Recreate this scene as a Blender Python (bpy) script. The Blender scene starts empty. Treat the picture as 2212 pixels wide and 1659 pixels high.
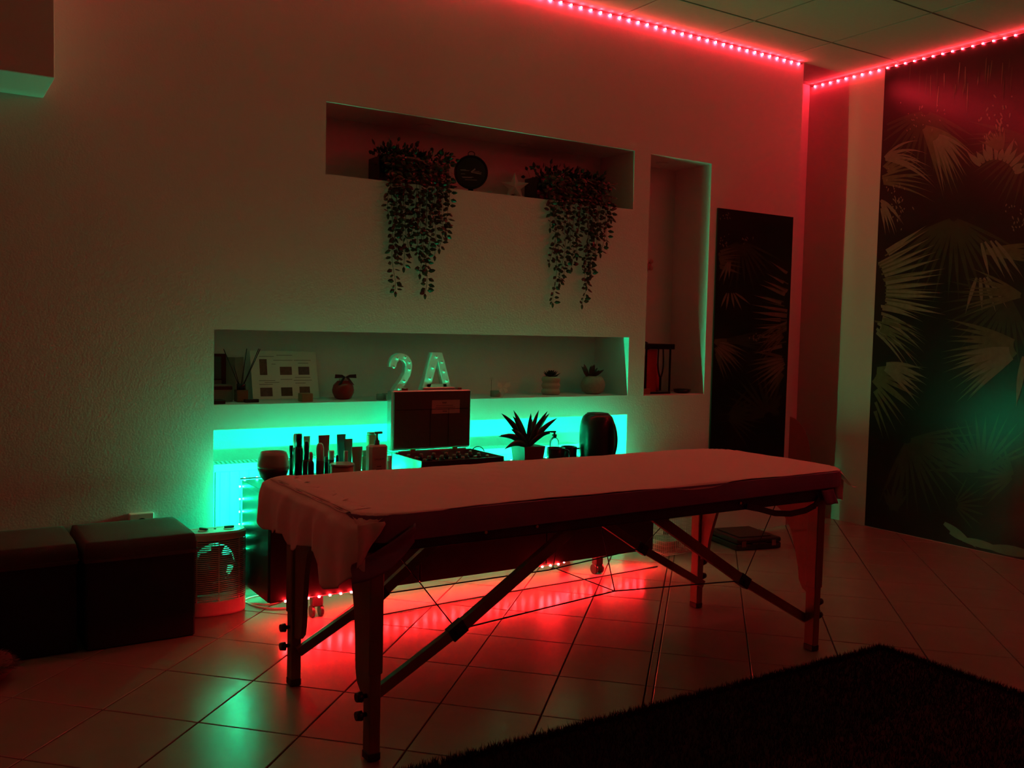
import bpy, bmesh, math, random
from mathutils import Vector, Matrix
random.seed(7)
scene = bpy.context.scene
COL = scene.collection
PI = math.pi
# ---------------------------------------------------------------- camera, world, exposure
CAM = Vector((0, 0, 1.15))
FPX, YAW, PITCH, ROLL = 2014.99, 0.572312586, -0.0575289378, 0.0228969350
def cam_axes():
    cy, sy, cp, sp, cr, sr = math.cos(YAW), math.sin(YAW), math.cos(PITCH), math.sin(PITCH), math.cos(ROLL), math.sin(ROLL)
    f = Vector((sy*cp, cy*cp, sp)); rt = Vector((cy, -sy, 0)); up = rt.cross(f)
    return cr*rt + sr*up, -sr*rt + cr*up, -f
AX, AY, AZ = cam_axes()
cd = bpy.data.cameras.new('camera'); cam = bpy.data.objects.new('camera', cd); COL.objects.link(cam)
cam.matrix_world = Matrix(((AX.x, AY.x, AZ.x, CAM.x), (AX.y, AY.y, AZ.y, CAM.y), (AX.z, AY.z, AZ.z, CAM.z), (0, 0, 0, 1)))
cd.sensor_width = 36; cd.lens = 36*FPX/2212; cd.clip_start = 0.02
scene.camera = cam
w = bpy.data.worlds.new('world'); scene.world = w; w.use_nodes = True
w.node_tree.nodes['Background'].inputs[0].default_value = (0.004, 0.003, 0.003, 1)
w.node_tree.nodes['Background'].inputs[1].default_value = 0.0
vs = scene.view_settings
vs.view_transform = 'Standard'; vs.look = 'None'; vs.gamma = 1; vs.use_curve_mapping = False; vs.exposure = 0.0
RED_CEIL, RED_FLOOR, GREEN_S = 720.0, 1750.0, 2050.0      # strength of one diode of each strip

# ---------------------------------------------------------------- helpers
def at(px, py, Y):                       # point of the plane y = Y seen at a photo pixel
    d = AX*((px-1106)/FPX) - AY*((py-829.5)/FPX) - AZ
    return CAM + d*(Y/d.y)
def atx(px, py, X):
    d = AX*((px-1106)/FPX) - AY*((py-829.5)/FPX) - AZ
    return CAM + d*(X/d.x)
def atz(px, py, Z=0.0):
    d = AX*((px-1106)/FPX) - AY*((py-829.5)/FPX) - AZ
    return CAM + d*((Z-CAM.z)/d.z)
MATS = {}
def mat(name, col, rough=0.6, metal=0.0, noise=0.12, nscale=30, bump=0.0, bscale=60, emit=None, strength=0, trans=0, coat=0, spec=0.5, sheen=0, alpha=1):
    if name in MATS: return MATS[name]
    m = bpy.data.materials.new(name); m.use_nodes = True; nt = m.node_tree; N = nt.nodes; L = nt.links
    b = N['Principled BSDF']
    b.inputs['Roughness'].default_value = rough; b.inputs['Metallic'].default_value = metal
    b.inputs['Specular IOR Level'].default_value = spec
    b.inputs['Transmission Weight'].default_value = trans; b.inputs['Coat Weight'].default_value = coat
    b.inputs['Sheen Weight'].default_value = sheen
    tc = N.new('ShaderNodeTexCoord')
    if noise > 0:
        n = N.new('ShaderNodeTexNoise'); n.inputs['Scale'].default_value = nscale; n.inputs['Detail'].default_value = 4
        L.new(tc.outputs['Object'], n.inputs['Vector'])
        mx = N.new('ShaderNodeMix'); mx.data_type = 'RGBA'
        mx.inputs[6].default_value = tuple(c*(1-noise) for c in col)+(1,); mx.inputs[7].default_value = tuple(min(1, c*(1+noise)) for c in col)+(1,)
        L.new(n.outputs['Fac'], mx.inputs[0]); L.new(mx.outputs[2], b.inputs['Base Color'])
    else: b.inputs['Base Color'].default_value = tuple(col)+(1,)
    if bump > 0:
        n2 = N.new('ShaderNodeTexNoise'); n2.inputs['Scale'].default_value = bscale; n2.inputs['Detail'].default_value = 6
        L.new(tc.outputs['Object'], n2.inputs['Vector'])
        bp = N.new('ShaderNodeBump'); bp.inputs['Strength'].default_value = bump; bp.inputs['Distance'].default_value = 0.01
        L.new(n2.outputs['Fac'], bp.inputs['Height']); L.new(bp.outputs['Normal'], b.inputs['Normal'])
    if emit:
        b.inputs['Emission Color'].default_value = tuple(emit)+(1,); b.inputs['Emission Strength'].default_value = strength
    MATS[name] = m; return m
def wood(name, c1, c2, scale=8, rough=0.5):
    if name in MATS: return MATS[name]
    m = mat(name, c1, rough, noise=0.0); nt = m.node_tree; N = nt.nodes; L = nt.links
    tc = N.new('ShaderNodeTexCoord'); mp = N.new('ShaderNodeMapping'); mp.inputs['Scale'].default_value = (1, 1, 0.12)
    wv = N.new('ShaderNodeTexNoise'); wv.inputs['Scale'].default_value = scale*8; wv.inputs['Detail'].default_value = 5
    mx = N.new('ShaderNodeMix'); mx.data_type = 'RGBA'; mx.inputs[6].default_value = c1+(1,); mx.inputs[7].default_value = c2+(1,)
    L.new(tc.outputs['Object'], mp.inputs[0]); L.new(mp.outputs[0], wv.inputs['Vector']); L.new(wv.outputs['Fac'], mx.inputs[0])
    L.new(mx.outputs[2], N['Principled BSDF'].inputs['Base Color']); return m

class MB:
    """collects shapes in world coordinates, builds ONE mesh object"""
    def __init__(s): s.v = []; s.f = []; s.sm = []; s.mi = []; s.cur = 0
    def add(s, vs, fs, smooth=False):
        o = len(s.v); s.v += [Vector(p) for p in vs]
        for f in fs: s.f.append([i+o for i in f]); s.sm.append(smooth); s.mi.append(s.cur)
        return s
    def box(s, a, b, rz=0, bev=0.0):
        x0, x1 = sorted((a[0], b[0])); y0, y1 = sorted((a[1], b[1])); z0, z1 = sorted((a[2], b[2]))
        bev = min(bev, (x1-x0)*.45, (y1-y0)*.45, (z1-z0)*.45)
        cx, cy = (x0+x1)/2, (y0+y1)/2
        if bev <= 0:
            P = [(x, y, z) for z in (z0, z1) for x, y in ((x0, y0), (x1, y0), (x1, y1), (x0, y1))]
            F = [(0, 3, 2, 1), (4, 5, 6, 7), (0, 1, 5, 4), (1, 2, 6, 5), (2, 3, 7, 6), (3, 0, 4, 7)]
        else:
            def ring(z, i):
                k = bev*0.7 if i else 0
                x_0, x_1, y_0, y_1 = x0+(k), x1-(k), y0+(k), y1-(k); e = bev
                return [(x_0+e, y_0, z), (x_1-e, y_0, z), (x_1, y_0+e, z), (x_1, y_1-e, z), (x_1-e, y_1, z), (x_0+e, y_1, z), (x_0, y_1-e, z), (x_0, y_0+e, z)]
            P = ring(z0, 1)+ring(z0+bev*.7, 0)+ring(z1-bev*.7, 0)+ring(z1, 1)
            F = [tuple(range(7, -1, -1)), tuple(range(24, 32))]
            for r in range(3):
                for i in range(8): j = (i+1) % 8; F.append((r*8+i, r*8+j, r*8+8+j, r*8+8+i))
        if rz:
            c, sn = math.cos(rz), math.sin(rz)
            P = [(cx+(p[0]-cx)*c-(p[1]-cy)*sn, cy+(p[0]-cx)*sn+(p[1]-cy)*c, p[2]) for p in P]
        return s.add(P, F)
    def tube(s, pts, r, n=8, caps=True, smooth=True):
        pts = [Vector(p) for p in pts]; rs = r if isinstance(r, (list, tuple)) else [r]*len(pts)
        ring = []; prev = None
        for i, p in enumerate(pts):
            t = (pts[min(i+1, len(pts)-1)]-pts[max(i-1, 0)]).normalized()
            if prev is None:
                a = Vector((0, 0, 1)) if abs(t.z) < .9 else Vector((1, 0, 0)); u = t.cross(a).normalized()
            else: u = (prev-t*prev.dot(t)).normalized()
            prev = u; vv = t.cross(u)
            ring += [p+rs[i]*(math.cos(2*PI*k/n)*u+math.sin(2*PI*k/n)*vv) for k in range(n)]
        F = []
        for i in range(len(pts)-1):
            for k in range(n): j = (k+1) % n; F.append((i*n+k, i*n+j, i*n+n+j, i*n+n+k))
        s.add(ring, F, smooth)
        if caps:
            o = len(s.v)-len(ring)
            s.f.append([o+k for k in range(n-1, -1, -1)]); s.sm.append(False); s.mi.append(s.cur)
            s.f.append([len(s.v)-n+k for k in range(n)]); s.sm.append(False); s.mi.append(s.cur)
        return s
    def lathe(s, c, prof, n=24, sx=1, sy=1, smooth=True):
        """prof: list of (radius, z) bottom to top; ends closed when radius>0"""
        P = []
        for r, z in prof: P += [(c[0]+r*sx*math.cos(2*PI*k/n), c[1]+r*sy*math.sin(2*PI*k/n), c[2]+z) for k in range(n)]
        F = []
        for i in range(len(prof)-1):
            for k in range(n): j = (k+1) % n; F.append((i*n+k, i*n+j, i*n+n+j, i*n+n+k))
        s.add(P, F, smooth); o = len(s.v)-len(P)
        s.f.append([o+k for k in range(n-1, -1, -1)]); s.sm.append(False); s.mi.append(s.cur)
        s.f.append([len(s.v)-n+k for k in range(n)]); s.sm.append(False); s.mi.append(s.cur)
        return s
    def prism(s, pts, off):
        """closed outline pts (3D) extruded by vector off"""
        n = len(pts); off = Vector(off); P = [Vector(p) for p in pts]+[Vector(p)+off for p in pts]
        F = [tuple(range(n-1, -1, -1)), tuple(range(n, 2*n))]+[(i, (i+1) % n, n+(i+1) % n, n+i) for i in range(n)]
        return s.add(P, F)
    def beam(s, a, b, w, t, side=(0, 1, 0)):
        a, b = Vector(a), Vector(b); d = (b-a).normalized(); u = Vector(side).normalized(); v = d.cross(u).normalized()
        P = []
        for p in (a, b):
            for i, j in ((-1, -1), (1, -1), (1, 1), (-1, 1)): P.append(p+u*(t/2*i)+v*(w/2*j))
        return s.add(P, [(0, 3, 2, 1), (4, 5, 6, 7), (0, 1, 5, 4), (1, 2, 6, 5), (2, 3, 7, 6), (3, 0, 4, 7)])
    def ball(s, c, r, n=10, sz=1.0):
        prof = [(max(1e-5, r*math.sin(PI*i/8)), -r*sz*math.cos(PI*i/8)) for i in range(9)]
        return s.lathe(c, prof, n)
    def grid(s, fn, nu, nv, smooth=True):
        P = [fn(i/nu, j/nv) for j in range(nv+1) for i in range(nu+1)]
        F = [(j*(nu+1)+i, j*(nu+1)+i+1, (j+1)*(nu+1)+i+1, (j+1)*(nu+1)+i) for j in range(nv) for i in range(nu)]
        return s.add(P, F, smooth)
    def build(s, name, m, parent=None, solid=0.0, bevel=0.0, recalc=True):
        org = Vector(parent['_o']) if parent is not None else Vector((0, 0, 0))
        me = bpy.data.meshes.new(name)
        me.from_pydata([tuple(v-org) for v in s.v], [], s.f)
        ms = m if isinstance(m, (list, tuple)) else [m]
        for x in ms: me.materials.append(x)
        for p, q, r in zip(me.polygons, s.sm, s.mi): p.use_smooth = q; p.material_index = r
        if recalc:
            bm = bmesh.new(); bm.from_mesh(me); bmesh.ops.recalc_face_normals(bm, faces=bm.faces); bm.to_mesh(me); bm.free()
        me.update()
        o = bpy.data.objects.new(name, me); COL.objects.link(o)
        if parent is not None: o.parent = parent
        o['_o'] = tuple(org)
        if solid: md = o.modifiers.new('solid', 'SOLIDIFY'); md.thickness = solid; md.offset = 0
        if bevel: md = o.modifiers.new('bevel', 'BEVEL'); md.width = bevel; md.segments = 2; md.limit_method = 'ANGLE'
        return o
def tag(o, label=None, cat=None, group=None, kind=None):
    if label: o['label'] = label
    if cat: o['category'] = cat
    if group: o['group'] = group
    if kind: o['kind'] = kind
    return o
def thing(name, loc, label, cat, group=None):
    o = bpy.data.objects.new(name, None); COL.objects.link(o); o.location = loc; o['_o'] = tuple(loc)
    o.empty_display_size = 0.05
    return tag(o, label, cat, group)
def single(mb, name, m, label, cat, group=None, **k):
    """one-mesh thing, origin at its base"""
    xs = [v.x for v in mb.v]; ys = [v.y for v in mb.v]; zs = [v.z for v in mb.v]
    org = Vector(((min(xs)+max(xs))/2, (min(ys)+max(ys))/2, min(zs)))
    for v in mb.v: v -= org
    o = mb.build(name, m, None, **k); o.location = org; o['_o'] = tuple(org)
    return tag(o, label, cat, group)
def struct(mb, name, m, parent=None, **k):
    o = mb.build(name, m, parent, **k)
    if parent is None: o['kind'] = 'structure'
    return o

# ---------------------------------------------------------------- dimensions
YW, YB, XE, H = 3.826, 4.116, 4.91, 2.776       # false wall face, niche backs, end wall, ceiling
XL, YN = -3.4, -3.6                               # walls behind and left of the camera
XF = 4.475                                        # free end of the niche wall

# ---------------------------------------------------------------- materials
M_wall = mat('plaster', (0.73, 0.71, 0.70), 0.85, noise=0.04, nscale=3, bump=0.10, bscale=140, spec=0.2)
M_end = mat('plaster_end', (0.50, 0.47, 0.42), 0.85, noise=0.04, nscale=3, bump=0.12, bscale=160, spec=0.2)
M_ceil = mat('ceiling_tile', (0.40, 0.50, 0.42), 0.9, noise=0.05, nscale=40, bump=0.15, bscale=300, spec=0.1)
M_bar = mat('ceiling_bar', (0.22, 0.2, 0.17), 0.6)
M_tile = mat('floor_tile', (0.27, 0.25, 0.215), 0.25, noise=0.10, nscale=9, bump=0.02, bscale=30, spec=0.5)
M_grout = mat('grout', (0.05, 0.045, 0.04), 0.9)
M_matte = mat('black_matte', (0.008, 0.007, 0.007), 0.55, noise=0.0, spec=0.2)
M_black = mat('black_lacquer', (0.010, 0.009, 0.009), 0.30, noise=0.0, spec=0.5)
M_blackpl = mat('black_plastic', (0.012, 0.012, 0.012), 0.35, noise=0.0)
M_white = mat('white_enamel', (0.72, 0.74, 0.72), 0.35, noise=0.0)
M_fabric = mat('grey_fabric_lit', (0.050, 0.058, 0.052), 0.95, noise=0.3, nscale=200, bump=0.3, bscale=400, sheen=0.1)  # ottoman lids: lighter and greener, for the strip light falling on top
M_side = mat('grey_fabric_shaded', (0.008, 0.009, 0.0085), 0.95, noise=0.3, nscale=200, bump=0.3, bscale=400)  # same fabric darkened for shade on ottoman sides; also the heater's dark inside
M_sheet = mat('paper_sheet', (0.74, 0.68, 0.64), 0.8, noise=0.03, nscale=6, bump=0.25, bscale=14, spec=0.2)
M_cover = mat('mauve_cover', (0.20, 0.115, 0.22), 0.8, noise=0.08, nscale=20, bump=0.3, bscale=25)
M_vinyl = mat('black_vinyl', (0.012, 0.011, 0.011), 0.5, noise=0)
M_leg = wood('beech', (0.13, 0.07, 0.04), (0.19, 0.11, 0.06))
M_cable = mat('steel_cable', (0.03, 0.03, 0.03), 0.5, metal=0.5, noise=0)
M_rug = mat('rug_pile', (0.016, 0.019, 0.016), 0.95, noise=0.3, nscale=50)
M_chrome = mat('brushed_aluminium', (0.62, 0.64, 0.64), 0.28, metal=1.0, noise=0)
M_gold = mat('brass', (0.6, 0.4, 0.15), 0.3, metal=1.0, noise=0)
M_leaf = mat('leaf_green', (0.013, 0.042, 0.018), 0.45, noise=0.35, nscale=25)
M_stem = mat('stem', (0.04, 0.06, 0.03), 0.7)
M_aloe = mat('aloe_green', (0.012, 0.036, 0.018), 0.4, noise=0.25, nscale=30)
M_led_r = mat('led_red', (0.1, 0.01, 0.01), 0.4, noise=0, emit=(1, 0.018, 0.036), strength=RED_CEIL)
M_led_f = mat('led_red_floor', (0.1, 0.01, 0.01), 0.4, noise=0, emit=(1, 0.012, 0.016), strength=RED_FLOOR)
M_led_g = mat('led_green', (0.01, 0.1, 0.05), 0.4, noise=0, emit=(0.005, 1, 0.39), strength=GREEN_S)
M_tape = mat('led_tape', (0.25, 0.2, 0.18), 0.5, noise=0)

# ================================================================ THE SETTING
# floor: grout bed and 33 cm tiles laid diagonally, each tile its own slab
fl = struct(MB().box((XL, YN, -0.10), (XE+0.1, 4.3, -0.006)), 'floor', M_grout)
P0 = Vector((0.915, 2.925, 0)); A = Vector((0.233, 0.236, 0)); B = Vector((0.219, -0.229, 0))
def slab_mesh(name, la, lb):
    g = 0.0022; ua, ub = A.normalized(), B.normalized(); bv = 0.0015; mb = MB()
    def q(ia, ib, z): return ua*ia+ub*ib+Vector((0, 0, z))
    R0 = [(g, g), (la-g, g), (la-g, lb-g), (g, lb-g)]
    R1 = [(g+bv, g+bv), (la-g-bv, g+bv), (la-g-bv, lb-g-bv), (g+bv, lb-g-bv)]
    P = [q(a, b, -0.008) for a, b in R0]+[q(a, b, -bv) for a, b in R0]+[q(a, b, 0) for a, b in R1]
    F = [(8, 9, 10, 11)]+[(i+k, (i+1) % 4+k, (i+1) % 4+k+4, i+k+4) for k in (0, 4) for i in range(4)]
    mb.add(P, F); o = mb.build(name, M_tile); me = o.data; bpy.data.objects.remove(o); return me
LA, LB = A.length, B.length
me_full = slab_mesh('floor_tile', LA, LB); me_cut = slab_mesh('floor_tile_cut', LA, LB-0.026); me_strip = slab_mesh('floor_tile_strip', LA, 0.026)
ub = B.normalized(); cnt = 0
for i in range(-14, 16):
    for j in range(-14, 20):
        p = P0+A*i+B*j; c = p+(A+B)/2
        if not (-1.3 < c.x < 5.04 and 1.25 < c.y < 4.25): continue
        if c.y > 4.0 and not (0.9 < c.x < 3.35 or c.x > 4.35): continue
        for me, off, dz in (((me_cut, 0, 0), (me_strip, LB-0.026, -0.0006)) if j == 3 else ((me_full, 0, 0),)):
            o = bpy.data.objects.new('floor_tile', me); COL.objects.link(o); o.parent = fl
            o.location = p+ub*off+Vector((0, 0, dz+random.uniform(-.0003, .0003))); cnt += 1
far = MB().box((XL, YN, -0.006), (XE, 1.05, -0.0005)).build('floor_tile_field', M_tile, fl)

# ceiling: suspended 60 cm tiles in a slim grid
ce = struct(MB().box((XL-0.1, YN-0.1, H+0.02), (XE+0.1, 4.3, H+0.10)), 'ceiling', M_bar)
tmb = MB(); g = 0.006
X0c, Y0c, S = 4.296-0.606*10, 3.485-0.603*9, 0.6045
def cell(v0, step, lo, hi, ref):
    ks = []; v = ref
    while v > lo: v -= step
    while v < hi: ks.append((max(v, lo), min(v+step, hi))); v += step
    return ks
cx = cell(0, 0.606, XL, XE, 4.296); cyl = cell(0, 0.603, YN, YB+0.026, 3.485)
for (a, b) in cx:
    for (c, d) in cyl:
        d2 = d
        if c > YW-0.02 and b < XF: continue
        if b-a < .05 or d2-c < .05: continue
        MB().box((a+g, c+g, H), (b-g, d2-g, H+0.018), bev=0.003).build('ceiling_tile', M_ceil, ce)
for (a, b) in cx[1:]: tmb.box((a-.004, YN, H+0.004), (a+.004, YB, H+0.02))
for (c, d) in cyl[1:]: tmb.box((XL, c-.004, H+0.0035), (XE, c+.004, H+0.0195))
tmb.build('ceiling_grid', M_bar, ce)['kind'] = 'stuff'

# niche wall
holes = [(1.494, 3.197, 1.798, 2.103), (1.028, 3.196, 0.819, 1.126), (3.308, 3.752, 0.818, 2.098), (1.027, 3.198, 0.0, 0.717)]
def niche_wall():
    bm = bmesh.new()
    xs = sorted({XL, XF}|{v for h in holes for v in h[:2]}); zs = sorted({0.0, H}|{v for h in holes for v in h[2:]})
    def quad(ps): return bm.faces.new([bm.verts.new(p) for p in ps])
    inside = lambda x, z: any(a < x < b and c < z < d for a, b, c, d in holes)
    for i in range(len(xs)-1):
        for j in range(len(zs)-1):
            if inside((xs[i]+xs[i+1])/2, (zs[j]+zs[j+1])/2): continue
            a, b, c, d = xs[i], xs[i+1], zs[j], zs[j+1]
            quad([(a, YW, c), (b, YW, c), (b, YW, d), (a, YW, d)])
    for a, b, c, d in holes:
        quad([(a, YB, c), (b, YB, c), (b, YB, d), (a, YB, d)])
        if c > 0: quad([(a, YW, c), (b, YW, c), (b, YB, c), (a, YB, c)])
        quad([(a, YW, d), (a, YB, d), (b, YB, d), (b, YW, d)])
        quad([(a, YW, c), (a, YW, d), (a, YB, d), (a, YB, c)]); quad([(b, YW, c), (b, YB, c), (b, YB, d), (b, YW, d)])
    quad([(XF, YW, 0), (XF, YB+.03, 0), (XF, YB+.03, H), (XF, YW, H)])
    bmesh.ops.remove_doubles(bm, verts=bm.verts, dist=1e-5)
    ed = []
    for e in bm.edges:
        if len(e.link_faces) == 2 and abs(e.link_faces[0].normal.dot(e.link_faces[1].normal)) < .5:
            if all(abs(v.co.y-YW) < 1e-4 for v in e.verts): ed.append(e)
    bmesh.ops.bevel(bm, geom=ed, offset=0.004, segments=2, affect='EDGES', profile=0.5)
    bmesh.ops.recalc_face_normals(bm, faces=bm.faces)
    me = bpy.data.meshes.new('wall_back'); bm.to_mesh(me); bm.free(); me.materials.append(M_wall)
    o = bpy.data.objects.new('wall_back', me); COL.objects.link(o); o['kind'] = 'structure'; o['_o'] = (0, 0, 0); return o
wb = niche_wall()
struct(MB().box((XL, YB+0.026, 0), (XE+0.1, YB+0.13, H)), 'wall_rear', M_wall)
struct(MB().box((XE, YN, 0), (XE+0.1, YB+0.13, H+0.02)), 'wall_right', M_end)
struct(MB().box((XL-0.1, YN, 0), (XL, YB+0.13, H+0.02)), 'wall_left', M_wall)
struct(MB().box((XL-0.1, YN-0.1, 0), (XE+0.1, YN, H+0.02)), 'wall_front', M_wall)
# boxed-in bulkhead at the top of the wall, left
struct(MB().box((-0.55, 3.49, 1.952), (0.412, YW-0.001, H-0.002), bev=0.004), 'trim_1', M_wall)
# recessed downlights (off) in the soffits of the upper niches
for k, (px, py, Y, zz) in enumerate(((915, 272, 3.97, 2.103), (1130, 312, 3.97, 2.103), (1430, 352, 3.97, 2.098))):
    p = atz(px, py, zz)
    d = MB().lathe((p.x, p.y, zz-0.004), [(0.001, 0), (0.032, 0), (0.036, 0.004)], 20).build('downlight', M_chrome, wb)
    MB().lathe((p.x, p.y, zz-0.0055), [(0.001, 0), (0.020, 0), (0.022, 0.002)], 16).build('lens', M_white, d)

# ---------------------------------------------------------------- palm print (flat ink shapes on a wallpaper sheet)
INK = [mat('print_night', (0.010, 0.012, 0.009), 0.28, noise=0.6, nscale=5, spec=0.42),
       mat('print_dark_leaf', (0.030, 0.042, 0.020), 0.28, noise=0.4, nscale=18, spec=0.42),
       mat('print_leaf', (0.085, 0.100, 0.048), 0.28, noise=0.4, nscale=25, spec=0.42),
       mat('print_pale_leaf', (0.15, 0.15, 0.10), 0.28, noise=0.3, nscale=30, spec=0.42),
       mat('print_lit_leaf', (0.10, 0.36, 0.24), 0.45, noise=0.3, nscale=12, spec=0.45)]  # leaf ink tinted teal for the green light at the mural's foot
class Print:
    def __init__(s, mp, nrm, clip): s.mb = MB(); s.mp = mp; s.n = Vector(nrm); s.k = 0; s.clip = clip
    def blade(s, p0, p1, wpx, droop=0, ink=2, seg=7):
        s.k += 1; off = s.n*(0.0004+0.0000045*s.k)
        p0, p1 = Vector(p0), Vector(p1); d = p1-p0; L_ = d.length
        if L_ < 1: return
        nn = Vector((-d.y, d.x))/L_; pts = []
        for i in range(seg+1):
            t = i/seg; c = p0+d*t+Vector((0, droop*t*t)); wd = wpx*(math.sin(PI*min(1, t*.85+.12))**.8)*(1-t**3)
            pts.append((c-nn*wd/2, c+nn*wd/2, c))
        s.mb.cur = ink
        for a, b in zip(pts, pts[1:]):
            Q = [a[0], b[0], b[1], a[1]]
            if all(s.clip(q.x, q.y) for q in Q): s.mb.add([Vector(s.mp(q.x, q.y))+off for q in Q], [(0, 1, 2, 3)])
    def fan(s, c, r0, r1, a0, a1, n, wpx, droop=0, ink=2, jit=.12):
        for i in range(n):
            t = (i+.5)/n; a = math.radians(a0+(a1-a0)*t+random.uniform(-1.2, 1.2)); rr = r1*(1-jit*random.random())
            u = Vector((math.cos(a), math.sin(a)))
            s.blade(Vector(c)+u*r0, Vector(c)+u*rr, wpx*random.uniform(.75, 1.15), droop*random.uniform(.6, 1.3), ink)
    def specks(s, cx, cy, rx, ry, n, ink=3, sz=4):
        for i in range(n):
            x, y = random.gauss(cx, rx), random.gauss(cy, ry); a = random.uniform(.8, 2.2); l = random.uniform(.6, 1.8)*sz
            s.blade((x, y), (x+math.cos(a)*l, y+math.sin(a)*l), sz*.6, 0, ink, 3)
random.seed(3)
MY0, MY1 = 0.4, 3.585      # mural runs along the end wall between these
mural = MB().box((XE-0.0012, MY0, 0.004), (XE-0.0001, MY1, H-0.012)); mural.cur = 0
pr = Print(lambda x, y: atx(x, y, XE-0.0014), (-1, 0, 0), lambda x, y: (lambda q: MY0+.01 < q.y < MY1-.004 and 0.01 < q.z < H-0.02)(atx(x, y, XE)))
pr.mb = mural
# dark understory
for c, r, a0, a1 in (((2060, 470), 190, 20, 160), ((2180, 640), 160, 60, 200), ((1960, 950), 170, -20, 120), ((2120, 1020), 150, 180, 340), ((2230, 300), 160, 90, 200), ((2000, 240), 130, 20, 170)):
    pr.fan(c, 8, r, a0, a1, 16, 9, 10, 1)
# upper drooping palm
pr.fan((1880, 395), 10, 150, -62, 5, 11, 7, 38, 2); pr.fan((1905, 345), 8, 120, -50, 10, 9, 6, 60, 3)
pr.fan((1990, 270), 10, 130, 8, 70, 12, 8, 45, 2); pr.fan((2010, 285), 20, 100, 15, 75, 8, 7, 35, 3)
pr.fan((1900, 430), 4, 60, 20, 80, 6, 6, 30, 3)
pr.specks(1935, 435, 14, 30, 45, 3, 5); pr.specks(1990, 250, 25, 20, 26, 3, 4); pr.specks(2160, 260, 24, 26, 34, 3, 7)
# broken pale fan, upper right
pr.fan((2150, 390), 45, 105, -140, -15, 11, 13, 0, 3, .3); pr.fan((2165, 330), 8, 70, -150, -80, 7, 8, 10, 2)
for k in range(22): xx = random.uniform(1950, 2212); yy = 110+random.random()*60+(2212-xx)*.12; pr.blade((xx, yy), (xx-6+random.random()*6, yy+20+random.random()*60), 2.6, 0, random.choice((1, 2, 3)))
# big fan palm emerging from the left edge
pr.fan((1790, 632), 75, 262, -38, 12, 13, 11.5, 4, 3, .06); pr.fan((1790, 632), 75, 250, -36, 14, 13, 4, 8, 2, .06)
pr.fan((1800, 668), 70, 210, -8, 28, 9, 8, 55, 3, .2); pr.fan((1820, 690), 50, 190, -5, 20, 8, 6, 40, 2)
# drooping leaflets at the right
pr.fan((2110, 545), 20, 150, -14, 8, 7, 9, 10, 2)
for x0_, y0_, x1_, y1_ in ((2120, 525, 2138, 590), (2128, 522, 2172, 590), (2140, 520, 2192, 600), (2150, 520, 2212, 590), (2110, 600, 2085, 668), (2118, 600, 2122, 662), (2126, 600, 2152, 664), (2132, 598, 2176, 655)): pr.blade((x0_, y0_), (x1_, y1_), 9, 12, 3)
pr.fan((2215, 640), 10, 150, 165, 215, 9, 7, 20, 2); pr.specks(2190, 470, 15, 22, 20, 3, 6)
# lower sprays
pr.fan((1862, 800), 15, 150, -12, 75, 12, 9, 18, 2); pr.fan((1890, 785), 25, 120, -4, 38, 6, 9, 22, 3)
pr.fan((2215, 745), 25, 190, 135, 205, 13, 11, 15, 2); pr.fan((2220, 750), 40, 170, 140, 178, 7, 11, 10, 3)
pr.blade((2212, 770), (2195, 880), 16, 0, 3)
pr.fan((2060, 1090), 10, 80, -70, 60, 8, 6, 0, 1); pr.fan((1930, 1110), 8, 70, -120, -50, 6, 10, 0, 1)
pr.fan((2190, 1030), 5, 90, 130, 260, 9, 8, 5, 1)
for x0, y0, x1, y1, wv in ((2040, 1130, 2110, 1178, 16), (2080, 1165, 2180, 1188, 18), (2140, 1182, 2260, 1200, 24), (2052, 1150, 2100, 1170, 12), (2170, 1196, 2300, 1222, 20)):
    pr.blade((x0, y0), (x1, y1), wv, 6, 4)
o = single(mural, 'wall_mural', INK, 'large dark palm leaf wall mural covering the end wall at right', 'mural', recalc=False)
# narrow panel on the niche wall
pan = MB().box((3.805, YW-0.010, 0.30), (4.424, YW-0.001, 1.860))
pp = Print(lambda x, y: at(x, y, YW-0.0105), (0, -1, 0), lambda x, y: (lambda q: 3.812 < q.x < 4.418 and 0.31 < q.z < 1.853)(at(x, y, YW)))
pp.mb = pan
pp.fan((1600, 520), 8, 110, 20, 160, 14, 6, 8, 1); pp.fan((1660, 900), 10, 120, 170, 350, 16, 7, 8, 1); pp.fan((1570, 900), 6, 90, -60, 60, 10, 6, 5, 1)
pp.fan((1860, 700), 130, 245, 162, 216, 12, 9, 0, 3, .06); pp.fan((1860, 700), 130, 240, 165, 216, 12, 3.5, 0, 2)
pp.fan((1760, 690), 20, 130, 160, 185, 7, 6, 45, 3); pp.fan((1740, 700), 30, 120, 150, 180, 7, 5, 45, 2)
pp.fan((1510, 570), 25, 100, -35, 12, 8, 6, 12, 2)
for a_, b_, c_, d_ in ((1572, 566, 1552, 604), (1574, 566, 1562, 612), (1577, 566, 1574, 600), (1570, 633, 1556, 662), (1574, 633, 1568, 668), (1580, 633, 1586, 664), (1584, 633, 1603, 668), (1588, 633, 1622, 655)): pp.blade((a_, b_), (c_, d_), 5, 4, 3)
pp.fan((1535, 735), 8, 90, -8, 72, 11, 6, 14, 2); pp.fan((1535, 738), 20, 65, 0, 60, 6, 5, 8, 3)
pp.fan((1560, 735), 10, 110, -15, 15, 7, 5, 5, 1)
pp.fan((1712, 778), 12, 105, 120, 200, 10, 7, 12, 2); pp.fan((1712, 775), 20, 80, 130, 185, 5, 6, 8, 3)
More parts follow.
